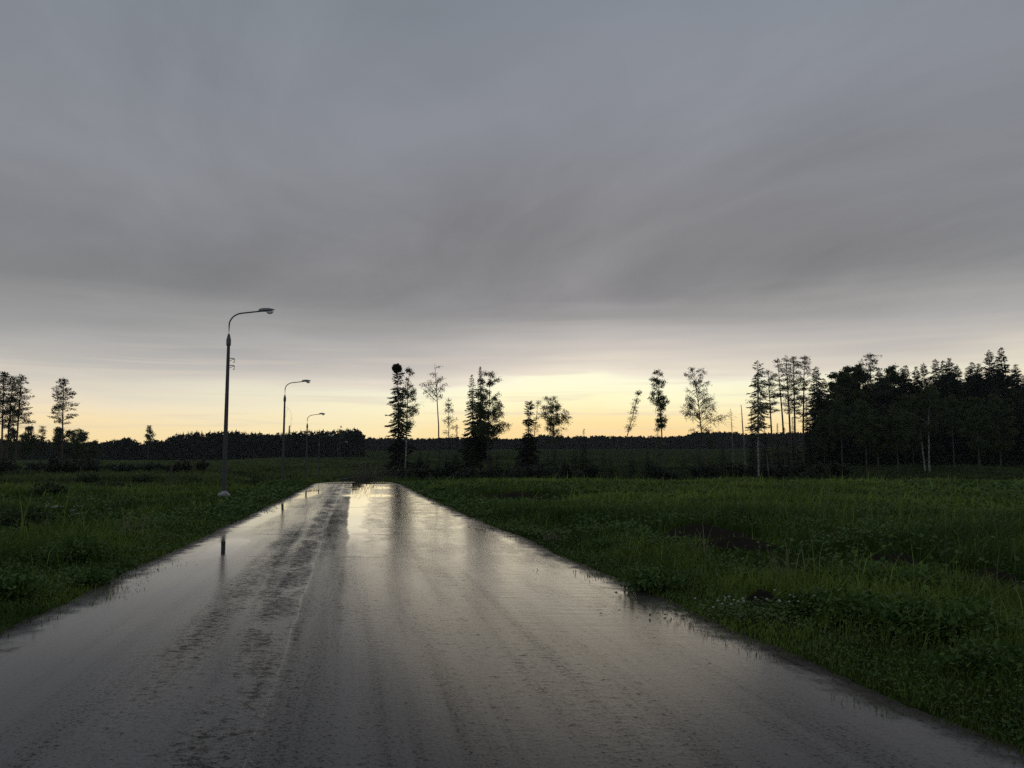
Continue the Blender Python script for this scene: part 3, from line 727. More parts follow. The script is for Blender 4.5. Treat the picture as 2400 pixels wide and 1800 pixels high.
# --- the dark wood on the right: copies of a few kinds
def proto(kind, seed):
    rng = R(seed)
    if kind == 's': parts, mats = spruce(20, 3.1, rng, cb=.04, dens=1.3, gaps=.07, spray=(.55, 1.05), tip=.62), SP
    elif kind == 'p': parts, mats = pine(20, 3.3, rng, cb=.45, dens=1.15, stubs=4), PN
    else: parts, mats = birch(20, 4.2, rng, cb=.14, limbs=58, dens=1.5, leaf=.34, clump=.55, asc=.8), BD
    out = []
    for mb, m, nm in zip(parts, mats, ('trunk', 'crown')):
        out.append((nm, mb, m))
    return out
PROTO = {k: [proto(k, 300 + i + 10 * 'spb'.index(k)) for i in range(n)] for k, n in (('s', 4), ('p', 2), ('b', 3))}
_made = {}
KN = {'s': 'spruce_tree', 'p': 'pine_tree', 'b': 'leafy_tree'}
def wood_tree(kind, i, px, y, top, label, group, rng):
    x = wx(px, y, 1060); h = wz(top, y) - gz(x, y); s = h / 20
    e = empty(KN[kind], (x, y, gz(x, y) - .1), label, T, group)
    e.rotation_euler = (0, 0, rng.random() * 6.28); wd = rng.uniform(.9, 1.15)
    e.scale = (s * wd, s * wd, s)
    for j, (nm, mb, m) in enumerate(PROTO[kind][i]):
        key = (kind, i, j)
        if key not in _made: _made[key] = mb.build(nm, m, e)
        else:
            c = _made[key].copy(); C.objects.link(c); c.parent = e
sky_trees = [('s', 1920, 857, 'tall pointed spruce right after the tall pines, before the notch of sky'), ('s', 1936, 885, 'lower spruce shoulder sloping into the first notch of sky'), ('b', 1971, 871, 'leafy tree rising just past the first notch of sky'),
  ('b', 1992, 860, 'rounded leafy crown in the middle of the leafy rise'), ('b', 2019, 851, 'highest rounded leafy crown just before the windswept pine'), ('p', 2048, 829, 'windswept pine sticking up above the leafy crowns of the wood'),
  ('s', 2067, 861, 'pointed spruce directly beyond the windswept pine and its sky gap'), ('b', 2098, 855, 'feathery leafy top between the pointed spruces of the wood'), ('s', 2122, 860, 'lower one of two touching spruce tips past the feathery top'),
  ('s', 2133, 854, 'higher one of two touching spruce tips past the feathery top'), ('s', 2157, 857, 'broad dark spruce tip after the touching pair'), ('s', 2175, 848, 'thin see-through spruce tip after the broad dark tip'),
  ('s', 2202, 840, 'tall solid spruce tip in the middle of the long skyline'), ('s', 2220, 843, 'solid spruce tip between the tall solid one and the slim tallest'), ('s', 2236, 837, 'slim tallest tip of the central spruce row'),
  ('s', 2252, 852, 'last spruce tip before the second notch of sky'), ('s', 2279, 858, 'low spruce tip just past the second notch of sky'), ('s', 2288, 847, 'thin spruce spike rising past the second notch of sky'), ('s', 2305, 850, 'small spruce tip leading up to the open crowned spruce'),
  ('s', 2330, 818, 'tall open crowned spruce near the end of the wood'), ('s', 2346, 842, 'small dark spruce caught between the two tall end spruces'), ('s', 2361, 812, 'highest spruce of the whole wood near the frame edge'), ('s', 2393, 852, 'spruce tip cut by the frame edge')]
rng = R(55)
for n, (k, px, top, lb) in enumerate(sky_trees):
    wood_tree(k, n % len(PROTO[k]), px, 213. + (n * 7 % 5) * 2.5, top, lb, 'trees along the skyline of the dark wood', rng)
env_s = ([1900, 1925, 1950, 1965, 2010, 2100, 2200, 2240, 2272, 2330, 2400, 2700], [890, 880, 925, 890, 868, 880, 862, 862, 880, 850, 858, 850])
FILL = 'tree deep inside the solid dark wood, lost below its skyline'
for rw, (yy, dtop, stp) in enumerate(((204., 46, 24), (217., 18, 19), (228., 8, 19))):
    px = 1915 + rng.random() * 20
    while px < 2640:
        k = 's' if rng.random() < .8 else 'b'
        top = np.interp(px, *env_s) + dtop + abs(rng.normal(0, 22))
        wood_tree(k, rng.integers(len(PROTO[k])), px, yy + rng.uniform(-4, 4), top, FILL, 'trees filling the dark wood', rng)
        px += stp * rng.uniform(.7, 1.3)
# trees standing out in front of the wood
B(401, 'bright white birch stem curving outward, taller of the pair before the wood', 2179, 2190, 905, 40, .42, y=165., bark=M_birchbark, limbs=40, dens=1.1, leaf=.26, clump=.5, bend=2.0, r0=.17)
B(402, 'shorter white birch stem of the pair standing before the dark wood', 2168, 2157, 930, 34, .4, y=168., bark=M_birchbark, limbs=34, dens=1.1, leaf=.26, clump=.5, bend=1.6, r0=.16)
B(403, 'pale stemmed birch further along before the dark wood', 2237, 2236, 925, 34, .42, y=190., limbs=36, dens=1.1, leaf=.3, clump=.5, bend=1.6)
B(404, 'dim birch with pale stem at the start of the dark wood', 1975, 1974, 925, 30, .4, y=188., limbs=34, dens=1.1, leaf=.28, clump=.5)
for i, (px, top, hw, y, lb) in enumerate(((2029, 940, 30, 150., 'dark leafy tree on twin thin stems before the leafy rise'), (2056, 960, 26, 152., 'thin dark leafy tree beside the twin stemmed one'), (2103, 950, 30, 152., 'thin dark tree between the leafy rise and the white birch pair'),
      (2294, 930, 34, 150., 'slender dark tree leaning slightly in front of the wood'), (2345, 925, 34, 151., 'last slender dark tree in front of the wood by the frame edge'))):
    B(410 + i, lb, px + 4, px - 3, top, hw, .32, y=y, limbs=34, dens=1.2, leaf=.28, clump=.5, bark=M_bark)

# ---------------------------------------------------------------- shrubs, weeds, mounds, brush
def shrub_mb(w, h, rng, n_stem=14, dens=60, leaf=.12, up=1.0):
    st, lv = MB(), MB()
    for i in range(n_stem):
        az = rng.random() * 7; o = np.array([np.cos(az), np.sin(az), 0]) * w * .15 * rng.random(); L = rng.uniform(.6, 1.05); sp_ = rng.uniform(.2, 1.0) * w
        q = np.linspace(0, 1, 5)
        P = o + np.stack([np.cos(az) * sp_ * q ** 1.2, np.sin(az) * sp_ * q ** 1.2, h * L * (up * q - .25 * q ** 3) * (1.25 - .45 * sp_ / w)], -1)
        st.tube(P, np.linspace(.014, .005, 5) * (1 + h * .4), 3)
        m = int(dens * rng.uniform(.6, 1.3))
        pp = at(P, rng.uniform(.15, 1.03, m).clip(0, 1)) + rng.normal(0, .10 * w + .03, (m, 3)) * [1, 1, .8]
        pp[:, 2] = np.maximum(pp[:, 2], .02)
        Ls = rng.uniform(.6, 1.4, m) * leaf
        lv.leaves(pp, rng.normal(0, .7, (m, 3)) + [0, 0, .15], rng.normal(0, .6, (m, 3)) + [0, 0, .8], Ls, Ls * rng.uniform(.4, .7, m), np.clip(rng.normal(.4, .24, m), 0, 1))
    return st, lv
def gpoint(px, py, y0=None):
    """where the sight line of a pixel first meets the ground"""
    ys = np.linspace(3, 400, 6000); xs = (px - 1200) * ys / (FPX * cp - (900 - py) * sp)
    d = wz(py, ys) - ground_z(xs, ys); i = int(np.argmax(d < 0)) if (d < 0).any() else len(ys) - 1
    return xs[i], ys[i]
for i in range(16):
    rng = R(800 + i); px = [985, 1003, 1046, 1062, 1096, 1150, 1166, 1192, 1216, 1262, 1284, 1322, 1385, 1432, 1482, 1672][i]; yy = rng.uniform(150, 166)
    S(800 + i, 'dark young spruce in the scrub around the feet of the single trees', px, px, rng.uniform(1048, 1086), rng.uniform(13, 20), y=yy, cb=.02, dens=1.3)
    bpy.context.scene.objects[-1].parent['group'] = 'young spruces in the scrub'
for i in range(22):
    rng = R(830 + i); px = -60 + i * 25 + rng.uniform(-10, 10); yy = rng.uniform(112, 150)
    x = wx(px, yy, 1095); w = rng.uniform(1.0, 2.2); h = rng.uniform(1.2, 3.0)
    e = empty('scrub_bush', (x, yy, gz(x, yy) - .1), "dark scrub bush in the brushy strip before the far wood on the left", 'bush', 'scrub bushes before the far wood')
    st, lv = shrub_mb(w, h, rng, 20, 60, .3); st.build('stems', M_bark, e); lv.build('foliage', M_needle, e)
shrubs = [(118, 1172, .8, .9, 'black rounded shrub in the meadow below the lone pine'), (262, 1150, .9, .8, 'low dark shrub in the middle of the left meadow'), (405, 1150, 1.0, .6, 'flat spreading shrub short of the first lamp'),
          (330, 1112, 1.2, 1.3, 'tall loose shrub where the left meadow meets the low field'), (205, 1112, 1.3, 1.4, 'dense thicket shrub under the gap in the far wood'), (455, 1112, .9, .9, 'low shrub behind the thin bare post'),
          (672, 1128, 1.0, 1.5, 'bushy shrub grown up around the foot of the second lamp'), (752, 1124, .8, 1.0, 'dark shrub near the foot of the third lamp'), (590, 1142, .9, .7, 'low shrub on the slope between first and second lamp'),
          (300, 1205, .8, .5, 'leafy low shrub by the grass left of the road'), (50, 1245, .8, .8, 'shrub among the tall weeds at the left frame edge'), (985, 1121, 1.0, 1.2, 'small bush on the crest right of the road end')]
for i, (px, py, w, h, lb) in enumerate(shrubs):
    x, y = gpoint(px, py); y = min(y, 75)
    x = wx(px, y, py); e = empty('shrub', (x, y, gz(x, y) - .05), lb, 'shrub', 'shrubs in the meadow')
    st, lv = shrub_mb(w, h, R(500 + i), 20, 85, .10 + .0012 * y)
    st.build('stems', M_bark, e); lv.build('foliage', M_shrub, e)
for i in range(36):
    rng = R(700 + i); px = 945 + i * 27 + rng.uniform(-10, 10) + (90 if i > 16 else 0); yy = rng.uniform(140, 156)
    if 1430 < px < 1500 or 1580 < px < 1620: continue
    x = wx(px, yy, 1110); w = rng.uniform(1.0, 2.1); h = rng.uniform(1.6, 4.2)
    e = empty('thicket_bush', (x, yy, gz(x, yy) - .1), "dark low bush in the thicket around the feet of the single trees", 'bush', 'thicket bushes under the single trees')
    st, lv = shrub_mb(w, h, rng, 24, 80, .34); st.build('stems', M_bark, e); lv.build('foliage', M_needle, e)
weeds = [(1530, 1385, .5, .42, 'dark leafy weed clump at the road edge left of the soil lump'), (2085, 1480, .55, .5, 'big leafed weed clump in the grass before the right road bend'), (2000, 1455, .45, .45, 'bright leafed weed beside the big leafed clump'),
         (2230, 1500, .5, .5, 'arching leafed weed nearest the right frame edge'), (2140, 1415, .5, .6, 'tall weed with pale seed tips in the right grass'), (2010, 1390, .5, .55, 'pale flecked weed above the white flowers'),
         (1900, 1440, .35, .35, 'small round leafed weed just above the white flowers'), (2330, 1585, .4, .35, 'low weed at the lower right corner of the grass'), (1385, 1235, .6, .45, 'yellowish green weed patch by the long soil bank'),
         (100, 1330, .5, .5, 'leafy weed in the left verge above the road'), (200, 1375, .4, .35, 'broad leafed weed leaning over the left road edge'), (20, 1410, .45, .5, 'leafy weed at the left frame edge by the road'),
         (190, 1320, .5, .7, 'tall grassy weed with bare stalks in the left meadow'), (1440, 1290, .35, .3, 'short reed tuft at the right road edge')]
for i, (px, py, w, h, lb) in enumerate(weeds):
    x, y = gpoint(px, py); e = empty('weed_plant', (x, y, gz(x, y) - .03), lb, 'weed', 'leafy weeds in the verges')
    st, lv = shrub_mb(w, h * .72, R(540 + i), 22, 46, .062 if w > .4 else .05, 1.1)
    st.build('stems', M_weed, e); lv.build('leaves', M_weed, e)
# pale dry stalks tussocks
for i, (px, py, n, h, lb) in enumerate(((1848, 1385, 12, .65, 'pale dry stalk tuft rising beside the soil lump'), (1640, 1320, 4, .7, 'two tall pale stalks above the dark weed clump'), (305, 1272, 14, .7, 'pale dry stalks in the left meadow by a dark hollow'),
                                       (1292, 1266, 30, .22, 'silvery grass tuft lying by the right road edge'))):
    x, y = gpoint(px, py); rng = R(580 + i); straw = bpy.data.materials.get('dry_straw') or plain('dry_straw', (.22, .22, .11, 1), .7, 0, .3, 10)
    root = empty('grass_tuft', (x, y, gz(x, y)), lb, 'dry grass', 'dry stalk tufts')
    for k in range(n):
        az = rng.random() * 7; q = np.linspace(0, 1, 5); L = h * rng.uniform(.6, 1.1); s = rng.uniform(.1, .45) * L
        o = rng.normal(0, .12, 3) * [1, 1, 0]
        mb = MB(); mb.tube(o + np.stack([np.cos(az) * s * q ** 2, np.sin(az) * s * q ** 2, L * (q - .12 * q ** 3)], -1), np.linspace(.005, .002, 5) * (1 + y * .06), 3, .5)
        mb.build('stalk', straw, root)
# umbel flowers (left) and clover (right)
for i, (px, py, lb) in enumerate(((100, 1205, 'white umbel flower plant highest in the left meadow'), (135, 1212, 'white umbel flower plant beside the highest one'), (108, 1240, 'pale double headed umbel plant in the left meadow'),
                                  (163, 1250, 'white umbel flower plant nearest the road in the left meadow'), (172, 1215, 'faint pale umbel plant further along the left meadow'))):
    x, y = gpoint(px, py + 22); rng = R(600 + i); e = empty('umbel_plant', (x, y, gz(x, y)), lb, 'wildflower', 'white umbel flowers')
    st, fl = MB(), MB()
    for k in range(2):
        fl = MB(); az = rng.random() * 7; h = rng.uniform(.6, .85); q = np.linspace(0, 1, 5); P = np.stack([np.cos(az) * .18 * q, np.sin(az) * .18 * q, h * q], -1); st.tube(P, .006, 4)
        m = 22; a = rng.random(m) * 7; rr = .075 * np.sqrt(rng.random(m))
        for j in range(6): st.tube(np.stack([P[-1] - [0, 0, .08], P[-1] + [np.cos(j) * .09, np.sin(j) * .09, 0]]), .003, 3)
        fl.leaves(P[-1] + np.stack([np.cos(a) * rr, np.sin(a) * rr, rng.normal(0, .012, m)], -1), rng.normal(0, 1, (m, 3)) * [1, 1, .3], rng.normal(0, .3, (m, 3)) + [0, 0, 1], .035, .03, .5); fl.build('flower_head', M_flower, e)
    st.build('stems', M_weed, e)
x, y = gpoint(1775, 1445); rng = R(620); e = empty('clover_patch', (x, y, gz(x, y)), 'patch of low clover dotted with small white flowers at the right verge', 'wildflowers')
lv, fl, st = MB(), MB(), MB()
m = 900; px_ = rng.normal(0, .42, m); py_ = rng.normal(0, .22, m)
zz = ground_z(x + px_, y + py_) - gz(x, y)
lv.leaves(np.stack([px_, py_, zz + rng.uniform(.03, .12, m)], -1), rng.normal(0, 1, (m, 3)) * [1, 1, .3], rng.normal(0, .3, (m, 3)) + [0, 0, 1], .04, .035, np.clip(rng.normal(.4, .2, m), 0, 1))
for k in range(26):
    a, b_ = rng.normal(0, .42), rng.normal(0, .2); h = rng.uniform(.12, .2)
    z0 = gz(x + a, y + b_) - gz(x, y)
    st.tube(np.array([[a, b_, z0], [a + .01, b_, z0 + h]]), .002, 3)
    fl = MB(); q = np.linspace(-1, 1, 5); fl.tube(np.stack([np.full(5, a + .01), np.full(5, b_), z0 + h + q * .011], -1), .011 * np.sqrt(1 - q ** 2) + .002, 6); fl.build('flower_head', M_flower, e)
lv.build('leaves', M_weed, e); st.build('stems', M_weed, e)
# bare soil lumps
for i, (px, py, w, d, h, lb) in enumerate(MOUNDS):
    x, y = MXY[i]; rng = R(640 + i); k = 36
    gx, gy = np.meshgrid(np.linspace(-1, 1, k), np.linspace(-1, 1, k), indexing='ij'); r2 = np.sqrt(gx ** 2 + gy ** 2)
    hh = np.clip(1 - r2 ** 1.6, 0, 1) * h * (.6 + .9 * fbm(gx * 2.5 + i * 7, gy * 2.5, 4)) + .12 * h * (fbm(gx * 9 + i, gy * 9, 2) - .5)
    Xw, Yw = gx * w, gy * d
    Zw = ground_z(x + Xw, y + Yw) - gz(x, y) + np.where(r2 > .97, -.06, hh)
    ii = np.arange(k - 1)[:, None] * k; jj = np.arange(k - 1)[None]
    F = np.stack([ii + jj, ii + k + jj, ii + k + jj + 1, ii + jj + 1], -1).reshape(-1, 4)
    o = new_mesh('soil_mound', np.stack([Xw, Yw, Zw], -1).reshape(-1, 3), F, M_soil, smooth_shade=True)
    o.location = (x, y, gz(x, y)); tag(o, lb, 'soil mound', 'bare soil in the meadow')
# brush pile beyond the crest
x, y = wx(872, 67, 1125), 67.; rng = R(660); e = empty('brush_pile', (x, y, gz(x, y)), 'heap of bare grey branches dumped at the far end of the road', 'brush pile')
tw, lg = MB(), MB()
for k in range(190):
    o = np.array([rng.normal(0, .9), rng.normal(0, .5), abs(rng.normal(0, .7))]); az = rng.random() * 7; L = rng.uniform(.5, 2.2); q = np.linspace(0, 1, 5); el = rng.uniform(-.1, 1.2)
    P = o + np.stack([np.cos(az) * L * math.cos(el) * q, np.sin(az) * L * math.cos(el) * q, L * math.sin(el) * q - .15 * L * q ** 2], -1)
    P[1:] += np.cumsum(rng.normal(0, .05, (4, 3)), 0); tw.tube(P, np.linspace(.02, .006, 5), 3)
q = np.linspace(0, 1, 6); lg.tube(np.stack([-2.6 + 1.9 * q, -1.2 + .5 * q, .52 + .2 * q], -1), np.linspace(.05, .09, 6), 6, cap=True)
lg.tube(np.stack([-.6 + 1.8 * q, -.2 + .3 * q, .5 + .9 * q], -1), np.linspace(.09, .04, 6), 6, cap=True)
tw.build('branches', M_twig, e); lg.build('logs', M_twig, e)
# posts and saplings in the left meadow
for i, (px, py, top, rad, lb, nm) in enumerate(((400, 1111, 1089, .16, 'stout dark stump post in the meadow left of the first lamp', 'stump_post'), (452, 1116, 1072, .05, 'thin bare post between the stump and the first lamp', 'thin_post'))):
    y = 92.; x = wx(px, y, py); h = wz(top, y) - gz(x, y); mb = MB(); rng = R(680 + i)
    mb.tube(trunk_path(h, .05, 1.2, .01, rng, 6), np.linspace(rad, rad * .8, 6), 6, cap=True)
    o = mb.build(nm, M_bark); o.location = (x, y, gz(x, y)); tag(o, lb, 'post')
# standing water in the low field
def water(px0, px1, py, y, d, seed):
    rng = R(seed); n = 26; u = np.linspace(0, 1, n); x0, x1 = wx(px0, y, py), wx(px1, y, py)
    xs = x0 + (x1 - x0) * u; z = max(float(ground_z(np.array([x]), np.array([yy]))[0]) for x in xs for yy in (y - d, y, y + d)) + .02
    w = d * np.sin(PI * u) ** .5 * (.5 + fbm(u * 8 + seed, u * 0, 2))
    V = np.concatenate([np.stack([xs, y - w, np.full(n, z)], -1), np.stack([xs, y + w, np.full(n, z)], -1)])
    i = np.arange(n - 1)[:, None]; F = np.concatenate([i, i + 1, i + n + 1, i + n], 1)
    return new_mesh('water', V, F, M_water)
M_water, t, b = material('still_water'); b.inputs['Base Color'].default_value = (.01, .012, .012, 1); b.inputs['Roughness'].default_value = .03; b.inputs['IOR'].default_value = 1.33
for a in ((1478, 1512, 1105, 150., .8, 1), (1560, 1592, 1101, 158., .7, 2), (1636, 1652, 1098, 164., 1.2, 3), (1664, 1680, 1097, 165., 1.2, 4), (1690, 1768, 1094, 172., .8, 5)):
    tag(water(*a), kind='structure')

# ---------------------------------------------------------------- street lamps
def lamp_meshes():
    H = 7.05
    pole, sleeve, arm, head, lens = MB(), MB(), MB(), MB(), MB()
    q = np.linspace(0, 1, 10); pole.tube(np.stack([0 * q, 0 * q, H * q - .3], -1), .105 - .04 * q, 12)
    zz = np.array([0, .01, .03, .05, .28, .30, .42, .52]); rr = np.array([.075, .088, .092, .098, .098, .085, .06, .035])
    sleeve.tube(np.stack([0 * zz, 0 * zz, H - .42 + zz], -1), rr, 10)
    z0 = H + .06
    th = np.linspace(0, PI / 2 - .12, 9); r = .52
    P = [(0, 0, z0 - .1), (0, 0, z0 + .42)] + [(r * (1 - math.cos(a)) * 1.15, 0, z0 + .42 + r * math.sin(a)) for a in th[1:]]
    P += [(P[-1][0] + .75 * k, 0, P[-1][2] + .09 * k) for k in (.5, 1.0, 1.2)]
    arm.tube(np.array(P), .032, 8)
    ax, az = P[-2][0], P[-2][2]
    # housing: flat tapering shell, blunt at the arm, pointed at the nose
    u = np.linspace(0, 1, 11); wd = np.interp(u, [0, .06, .3, .6, .85, 1], [.06, .085, .13, .135, .09, .012]); ht = np.interp(u, [0, .06, .3, .6, .85, 1], [.07, .10, .115, .105, .06, .01])
    k = 12; a = np.arange(k) * 2 * PI / k; V = []
    for i in range(11):
        cz = az + .02 + .05 * u[i]
        zc = np.sin(a); zc = np.where(zc < 0, zc * .45, zc)
        V.append(np.stack([np.full(k, ax - .05 + .68 * u[i]), wd[i] * np.cos(a), cz + ht[i] * zc], -1))
    V = np.concatenate(V); i = np.arange(10)[:, None] * k; j = np.arange(k)[None]; jn = (j + 1) % k
    head.add(V, np.stack([i + j, i + jn, i + k + jn, i + k + j], -1).reshape(-1, 4)); head.add(V[:k], [[0, 1, 2, 3], [0, 3, 4, 5], [0, 5, 6, 7], [0, 7, 8, 9], [0, 9, 10, 11]])
    lv = np.linspace(0, 1, 6); V = []
    for f in lv:
        V.append(np.stack([ax + .42 + .16 * np.cos(a) * math.cos(f * PI / 2), .085 * np.sin(a) * math.cos(f * PI / 2), np.full(k, az + .0 - .12 * math.sin(f * PI / 2))], -1))
    V = np.concatenate(V); i = np.arange(5)[:, None] * k
    lens.add(V, np.stack([i + j, i + jn, i + k + jn, i + k + j], -1).reshape(-1, 4))
    return H, pole, sleeve, arm, head, lens
H, *lm = lamp_meshes()
lamps = [(34.0, 'nearest and tallest street lamp with two wire hooks on its concrete pole'), (60.0, 'second street lamp with loose wire hanging off its pole'), (87., 'third street lamp down the road, its head against the yellow sky'),
         (113., 'fourth street lamp, its pole dim before the far wood'), (150., 'farthest tiny street lamp near the end of the far wood')]
first = None
for n, (y, lb) in enumerate(lamps):
    x = [wx(524, y, 1165), wx(662, y, 1120), wx(718, y, 1090), wx(747, y, 1090), wx(791, y, 1080)][n]
    z = min(gz(x, y) - .02, 10)
    z = [wz(727, y) - 8.17, wz(893, y) - 8.17, wz(970, y) - 8.17, wz(1021, y) - 8.17, wz(1036, y) - 8.17][n]
    e = empty('street_lamp', (x, y, z), lb, 'street lamp', 'street lamps along the road')
    e.rotation_euler = (0, [.0, .003, 0, 0, 0][n], .06)
    if first is None:
        first = [mb.build(nm, m, e, True) for mb, nm, m in zip(lm, ('pole', 'sleeve', 'arm', 'lamp_head', 'lens_bowl'), (M_concrete, M_steel, M_steel, M_head, M_lens))]
        first[4].parent = first[3]
    else:
        made = []
        for o in first:
            c = o.copy(); C.objects.link(c); c.parent = e; made.append(c)
        made[4].parent = made[3]
    print('lamp', n, x, y, 'base z', z, 'ground', gz(x, y))
    if n == 0:
        for hz in (H - .98, H - 1.28):
            mb = MB(); mb.tube(np.array([[.06, 0, hz], [.13, 0, hz + .03], [.24, 0, hz + .02], [.27, 0, hz + .0], [.27, 0, hz - .13], [.22, 0, hz - .16]]), .017, 5)
            mb.tube(np.array([[.06, 0, hz - .1], [.2, 0, hz - .02], [.27, 0, hz - .02]]), .012, 5); mb.build('wire_hook', M_wire, e)
        rng = R(700); mb = MB()
        for c, s in (((0.05, -.05, .12), .26), ((.26, -.1, .08), .2), ((-.16, -.08, .05), .2), ((.12, -.16, .24), .15)):
            s *= .62; c = tuple(v * .62 for v in c); q = np.linspace(-1, 1, 7); mb.tube(np.array(c) + np.stack([q * .05, 0 * q, q * s], -1), s * np.sqrt(1 - q ** 2 * .97), 8)
        V = np.concatenate(mb.V); mb.V = [V + rng.normal(0, .018, V.shape)]; mb.F = [np.concatenate(mb.F)]; mb.T = [np.concatenate(mb.T)]
        f = mb.build('footing', M_foot, e); f.location = (0, 0, gz(x, y) - z + .22)
    if n == 1:
        mb = MB(); zb = H - 1.1
        mb.tube(np.array([[.05, 0, zb + .2], [.16, 0, zb + .28], [.26, 0, zb + .18], [.42, 0, zb + .02], [.52, 0, zb - .35], [.5, 0, zb - .9], [.42, 0, zb - 1.5], [.34, 0, zb - 2.4], [.3, 0, zb - 3.3], [.3, 0, zb - 4.4]]), .006, 4)
        mb.tube(np.array([[.26, 0, zb + .2], [.14, 0, zb - .1], [.1, 0, zb - .5]]), .006, 4)
        mb.tube(np.array([[.5, 0, zb - .62], [.62, 0, zb - .6]]), .006, 4); mb.tube(np.array([[.45, 0, zb - 1.2], [.6, 0, zb - 1.05]]), .006, 4)
        mb.build('loose_wire', M_wire, e)

# ---------------------------------------------------------------- sky
SUN_AZ, SUN_EL = math.radians(4.0), math.radians(1.5)
def build_world():
    w = bpy.data.worlds.new('World'); bpy.context.scene.world = w; w.use_nodes = True
    t = NT(w.node_tree); bg = w.node_tree.nodes['Background']
    tc = t.new('ShaderNodeTexCoord'); x, y, z = t.sep(tc.outputs['Generated'])
    el = t.m('MULTIPLY', t.m('ARCSINE', t.m('MINIMUM', t.m('MAXIMUM', z, -1.0), 1.0)), 180 / PI)
    az = t.m('MULTIPLY', t.m('ARCTAN2', x, y), 180 / PI)
    pl = t.m('DIVIDE', 1.0, t.m('ADD', t.m('MAXIMUM', z, 0.0), .10))          # cloud sheet in perspective
    cx, cy = t.m('MULTIPLY', x, pl), t.m('MULTIPLY', y, pl)
    # rotate the streak direction so that bands climb to the right
    ca, sa = math.cos(2.05), math.sin(2.05)
    u = t.m('ADD', t.m('MULTIPLY', cx, ca), t.m('MULTIPLY', cy, sa)); v = t.m('SUBTRACT', t.m('MULTIPLY', cy, ca), t.m('MULTIPLY', cx, sa))
    n_big = t.noise(t.xyz(t.m('MULTIPLY', u, .55), t.m('MULTIPLY', v, 1.0), 3.1), 1.0, 5, .55, .5)
    n_str = t.noise(t.xyz(t.m('MULTIPLY', u, .7), t.m('MULTIPLY', v, 1.7), 7.7), 1.0, 5, .58, .6)
    n_wav = t.noise(t.xyz(t.m('MULTIPLY', az, .045), t.m('MULTIPLY', el, .22), 1.7), 1.0, 3, .5, .3)
    n_lay = t.noise(t.xyz(t.m('MULTIPLY', az, .05), t.m('MULTIPLY', el, .9), 5.2), 1.0, 3, .55, .2)
    ee = t.m('ADD', el, t.m('MULTIPLY', t.m('SUBTRACT', n_wav, .5), 3.4))
    ee = t.m('ADD', ee, t.m('MULTIPLY', t.m('SUBTRACT', n_lay, .5), t.mapr(el, .5, 6, .6, 2.0)))
    daz = t.m('SUBTRACT', az, 5.8)
    ee = t.m('ADD', ee, t.m('MULTIPLY', t.m('MINIMUM', t.m('MAXIMUM', t.m('MULTIPLY', daz, -1.0), 0.0), 13.0), .085))
    def stops(lst): return [(min(1, max(0, e) / 34.), srgb(c)) for e, c in lst]
    A = t.ramp(t.m('DIVIDE', ee, 34.), stops([(0.0, (251, 210, 148)), (1.6, (254, 222, 160)), (2.6, (255, 233, 174)), (3.6, (255, 244, 196)), (4.6, (255, 251, 208)), (5.9, (255, 253, 222)), (6.25, (240, 231, 213)), (6.9, (226, 217, 203)), (7.8, (206, 199, 192)),
        (9.2, (184, 180, 177)), (10.4, (162, 160, 159)), (11.8, (143, 142, 144)), (13.5, (139, 138, 140)), (18.5, (139, 139, 144)), (24., (137, 140, 149)), (30., (132, 138, 147)), (34., (131, 137, 146))]))
    Bc = t.ramp(t.m('DIVIDE', ee, 34.), stops([(0.0, (247, 213, 154)), (1.8, (253, 225, 168)), (3.3, (251, 227, 180)), (4.4, (238, 221, 194)), (5.5, (216, 207, 193)), (7.0, (186, 183, 178)), (8.6, (166, 166, 166)), (10.0, (156, 156, 156)),
        (11.3, (147, 147, 147)), (12.6, (135, 136, 138)), (15., (137, 138, 143)), (20., (140, 143, 150)), (26., (134, 139, 147)), (31., (129, 136, 143)), (34., (129, 136, 143))]))
    g1 = t.m('EXPONENT', t.m('MULTIPLY', t.m('MULTIPLY', daz, daz), -1 / (2 * 17.0 ** 2)))
    col = t.mix(g1, Bc, A)
    n_bar = t.noise(t.xyz(t.m('MULTIPLY', az, .07), t.m('MULTIPLY', el, 1.7), 9.2), 1.0, 4, .55, .2)
    bar = t.m('MULTIPLY', t.m('MULTIPLY', t.mapr(n_bar, .50, .66), t.mapr(el, 1.2, 2.6)), t.mapr(el, 8.5, 5.5, 0, .42))
    col = t.mix(bar, col, srgb((222, 210, 192)))
    far = t.mapr(t.m('ABSOLUTE', daz), 45, 100)
    col = t.mix(far, col, t.ramp(t.m('DIVIDE', el, 90.), [(0.0, srgb((150, 156, 165))), (.3, srgb((132, 138, 147))), (1.0, srgb((140, 146, 156)))]))
    mod = t.m('ADD', t.mapr(el, 3.5, 9, 1.09, .99), t.m('MULTIPLY', t.m('ADD', t.m('MULTIPLY', t.m('SUBTRACT', n_big, .5), .72), t.m('MULTIPLY', t.m('SUBTRACT', n_str, .5), .36)), t.mapr(el, 7, 13)))
    vm = t.new('ShaderNodeVectorMath', operation='SCALE'); t.l.new(col, vm.inputs[0]); t.put(vm.inputs['Scale'], mod)
    sky = t.new('ShaderNodeTexSky', sky_type='NISHITA'); sky.sun_disc = False; sky.sun_elevation = SUN_EL; sky.sun_rotation = SUN_AZ
    sk = t.new('ShaderNodeVectorMath', operation='SCALE'); t.l.new(sky.outputs[0], sk.inputs[0]); sk.inputs['Scale'].default_value = .06
    fin = t.mix(t.mapr(el, 6, 9, .97, .99), sk.outputs[0], vm.outputs[0])      # cloud cover over the clear evening sky
    t.l.new(fin, bg.inputs[0]); bg.inputs[1].default_value = 1.0
build_world()
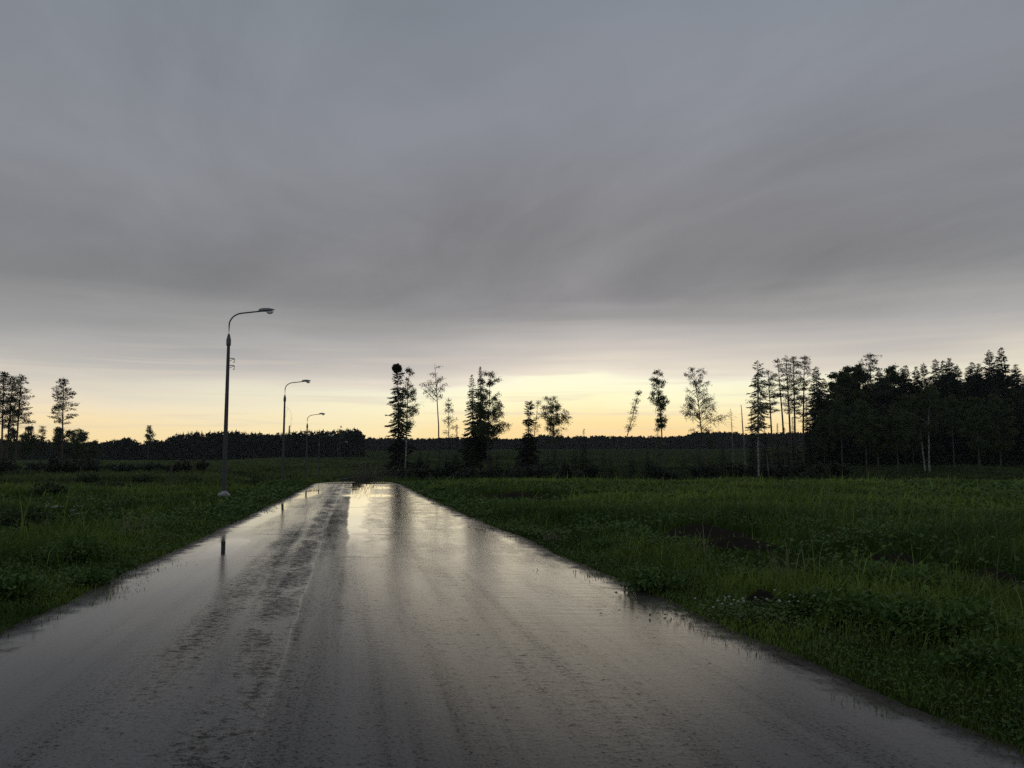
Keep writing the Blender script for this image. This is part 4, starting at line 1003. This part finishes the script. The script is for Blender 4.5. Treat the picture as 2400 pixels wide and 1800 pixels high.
sun = bpy.data.lights.new('sun', 'SUN'); sun.energy = .092; sun.angle = math.radians(32); sun.color = (1, .83, .55)
so = bpy.data.objects.new('sun', sun); C.objects.link(so)
d = Vector((math.sin(SUN_AZ) * math.cos(SUN_EL), math.cos(SUN_AZ) * math.cos(SUN_EL), math.sin(SUN_EL)))
so.rotation_euler = d.to_track_quat('Z', 'Y').to_euler()

# ---------------------------------------------------------------- evening air
def build_haze():
    V = np.array([[sx, sy, sz] for sz in (-7., 60.) for sx, sy in ((-2500., -40.), (2500., -40.), (2500., 1450.), (-2500., 1450.))])
    F = [[0, 3, 2, 1], [4, 5, 6, 7], [0, 1, 5, 4], [1, 2, 6, 5], [2, 3, 7, 6], [3, 0, 4, 7]]
    m = bpy.data.materials.new('evening_air'); m.use_nodes = True; n = m.node_tree.nodes; n.remove(n['Principled BSDF'])
    v = n.new('ShaderNodeVolumePrincipled'); v.inputs['Color'].default_value = (.85, .88, .92, 1); v.inputs['Density'].default_value = .00008
    m.node_tree.links.new(v.outputs[0], n['Material Output'].inputs['Volume'])
    tag(new_mesh('haze', V, F, m), kind='stuff')
build_haze()

# ---------------------------------------------------------------- camera, output
cam = bpy.data.cameras.new('camera'); cam.sensor_width = 36; cam.lens = 36 * FPX / 2400; cam.clip_end = 8000; cam.clip_start = .05
co = bpy.data.objects.new('camera', cam); C.objects.link(co); co.location = (0, 0, EYE); co.rotation_euler = (PI / 2 + PITCH, 0, 0)
sc = bpy.context.scene; sc.camera = co
sc.view_settings.view_transform = 'Standard'; sc.view_settings.look = 'None'; sc.view_settings.exposure = 0; sc.view_settings.gamma = 1
sc.render.engine = 'CYCLES'; sc.cycles.use_denoising = False; sc.cycles.denoising_prefilter = 'ACCURATE'; sc.cycles.denoising_input_passes = 'RGB_ALBEDO_NORMAL'
sc.cycles.adaptive_threshold = .004; sc.cycles.max_bounces = 5; sc.cycles.diffuse_bounces = 2; sc.cycles.glossy_bounces = 2; sc.cycles.transmission_bounces = 2
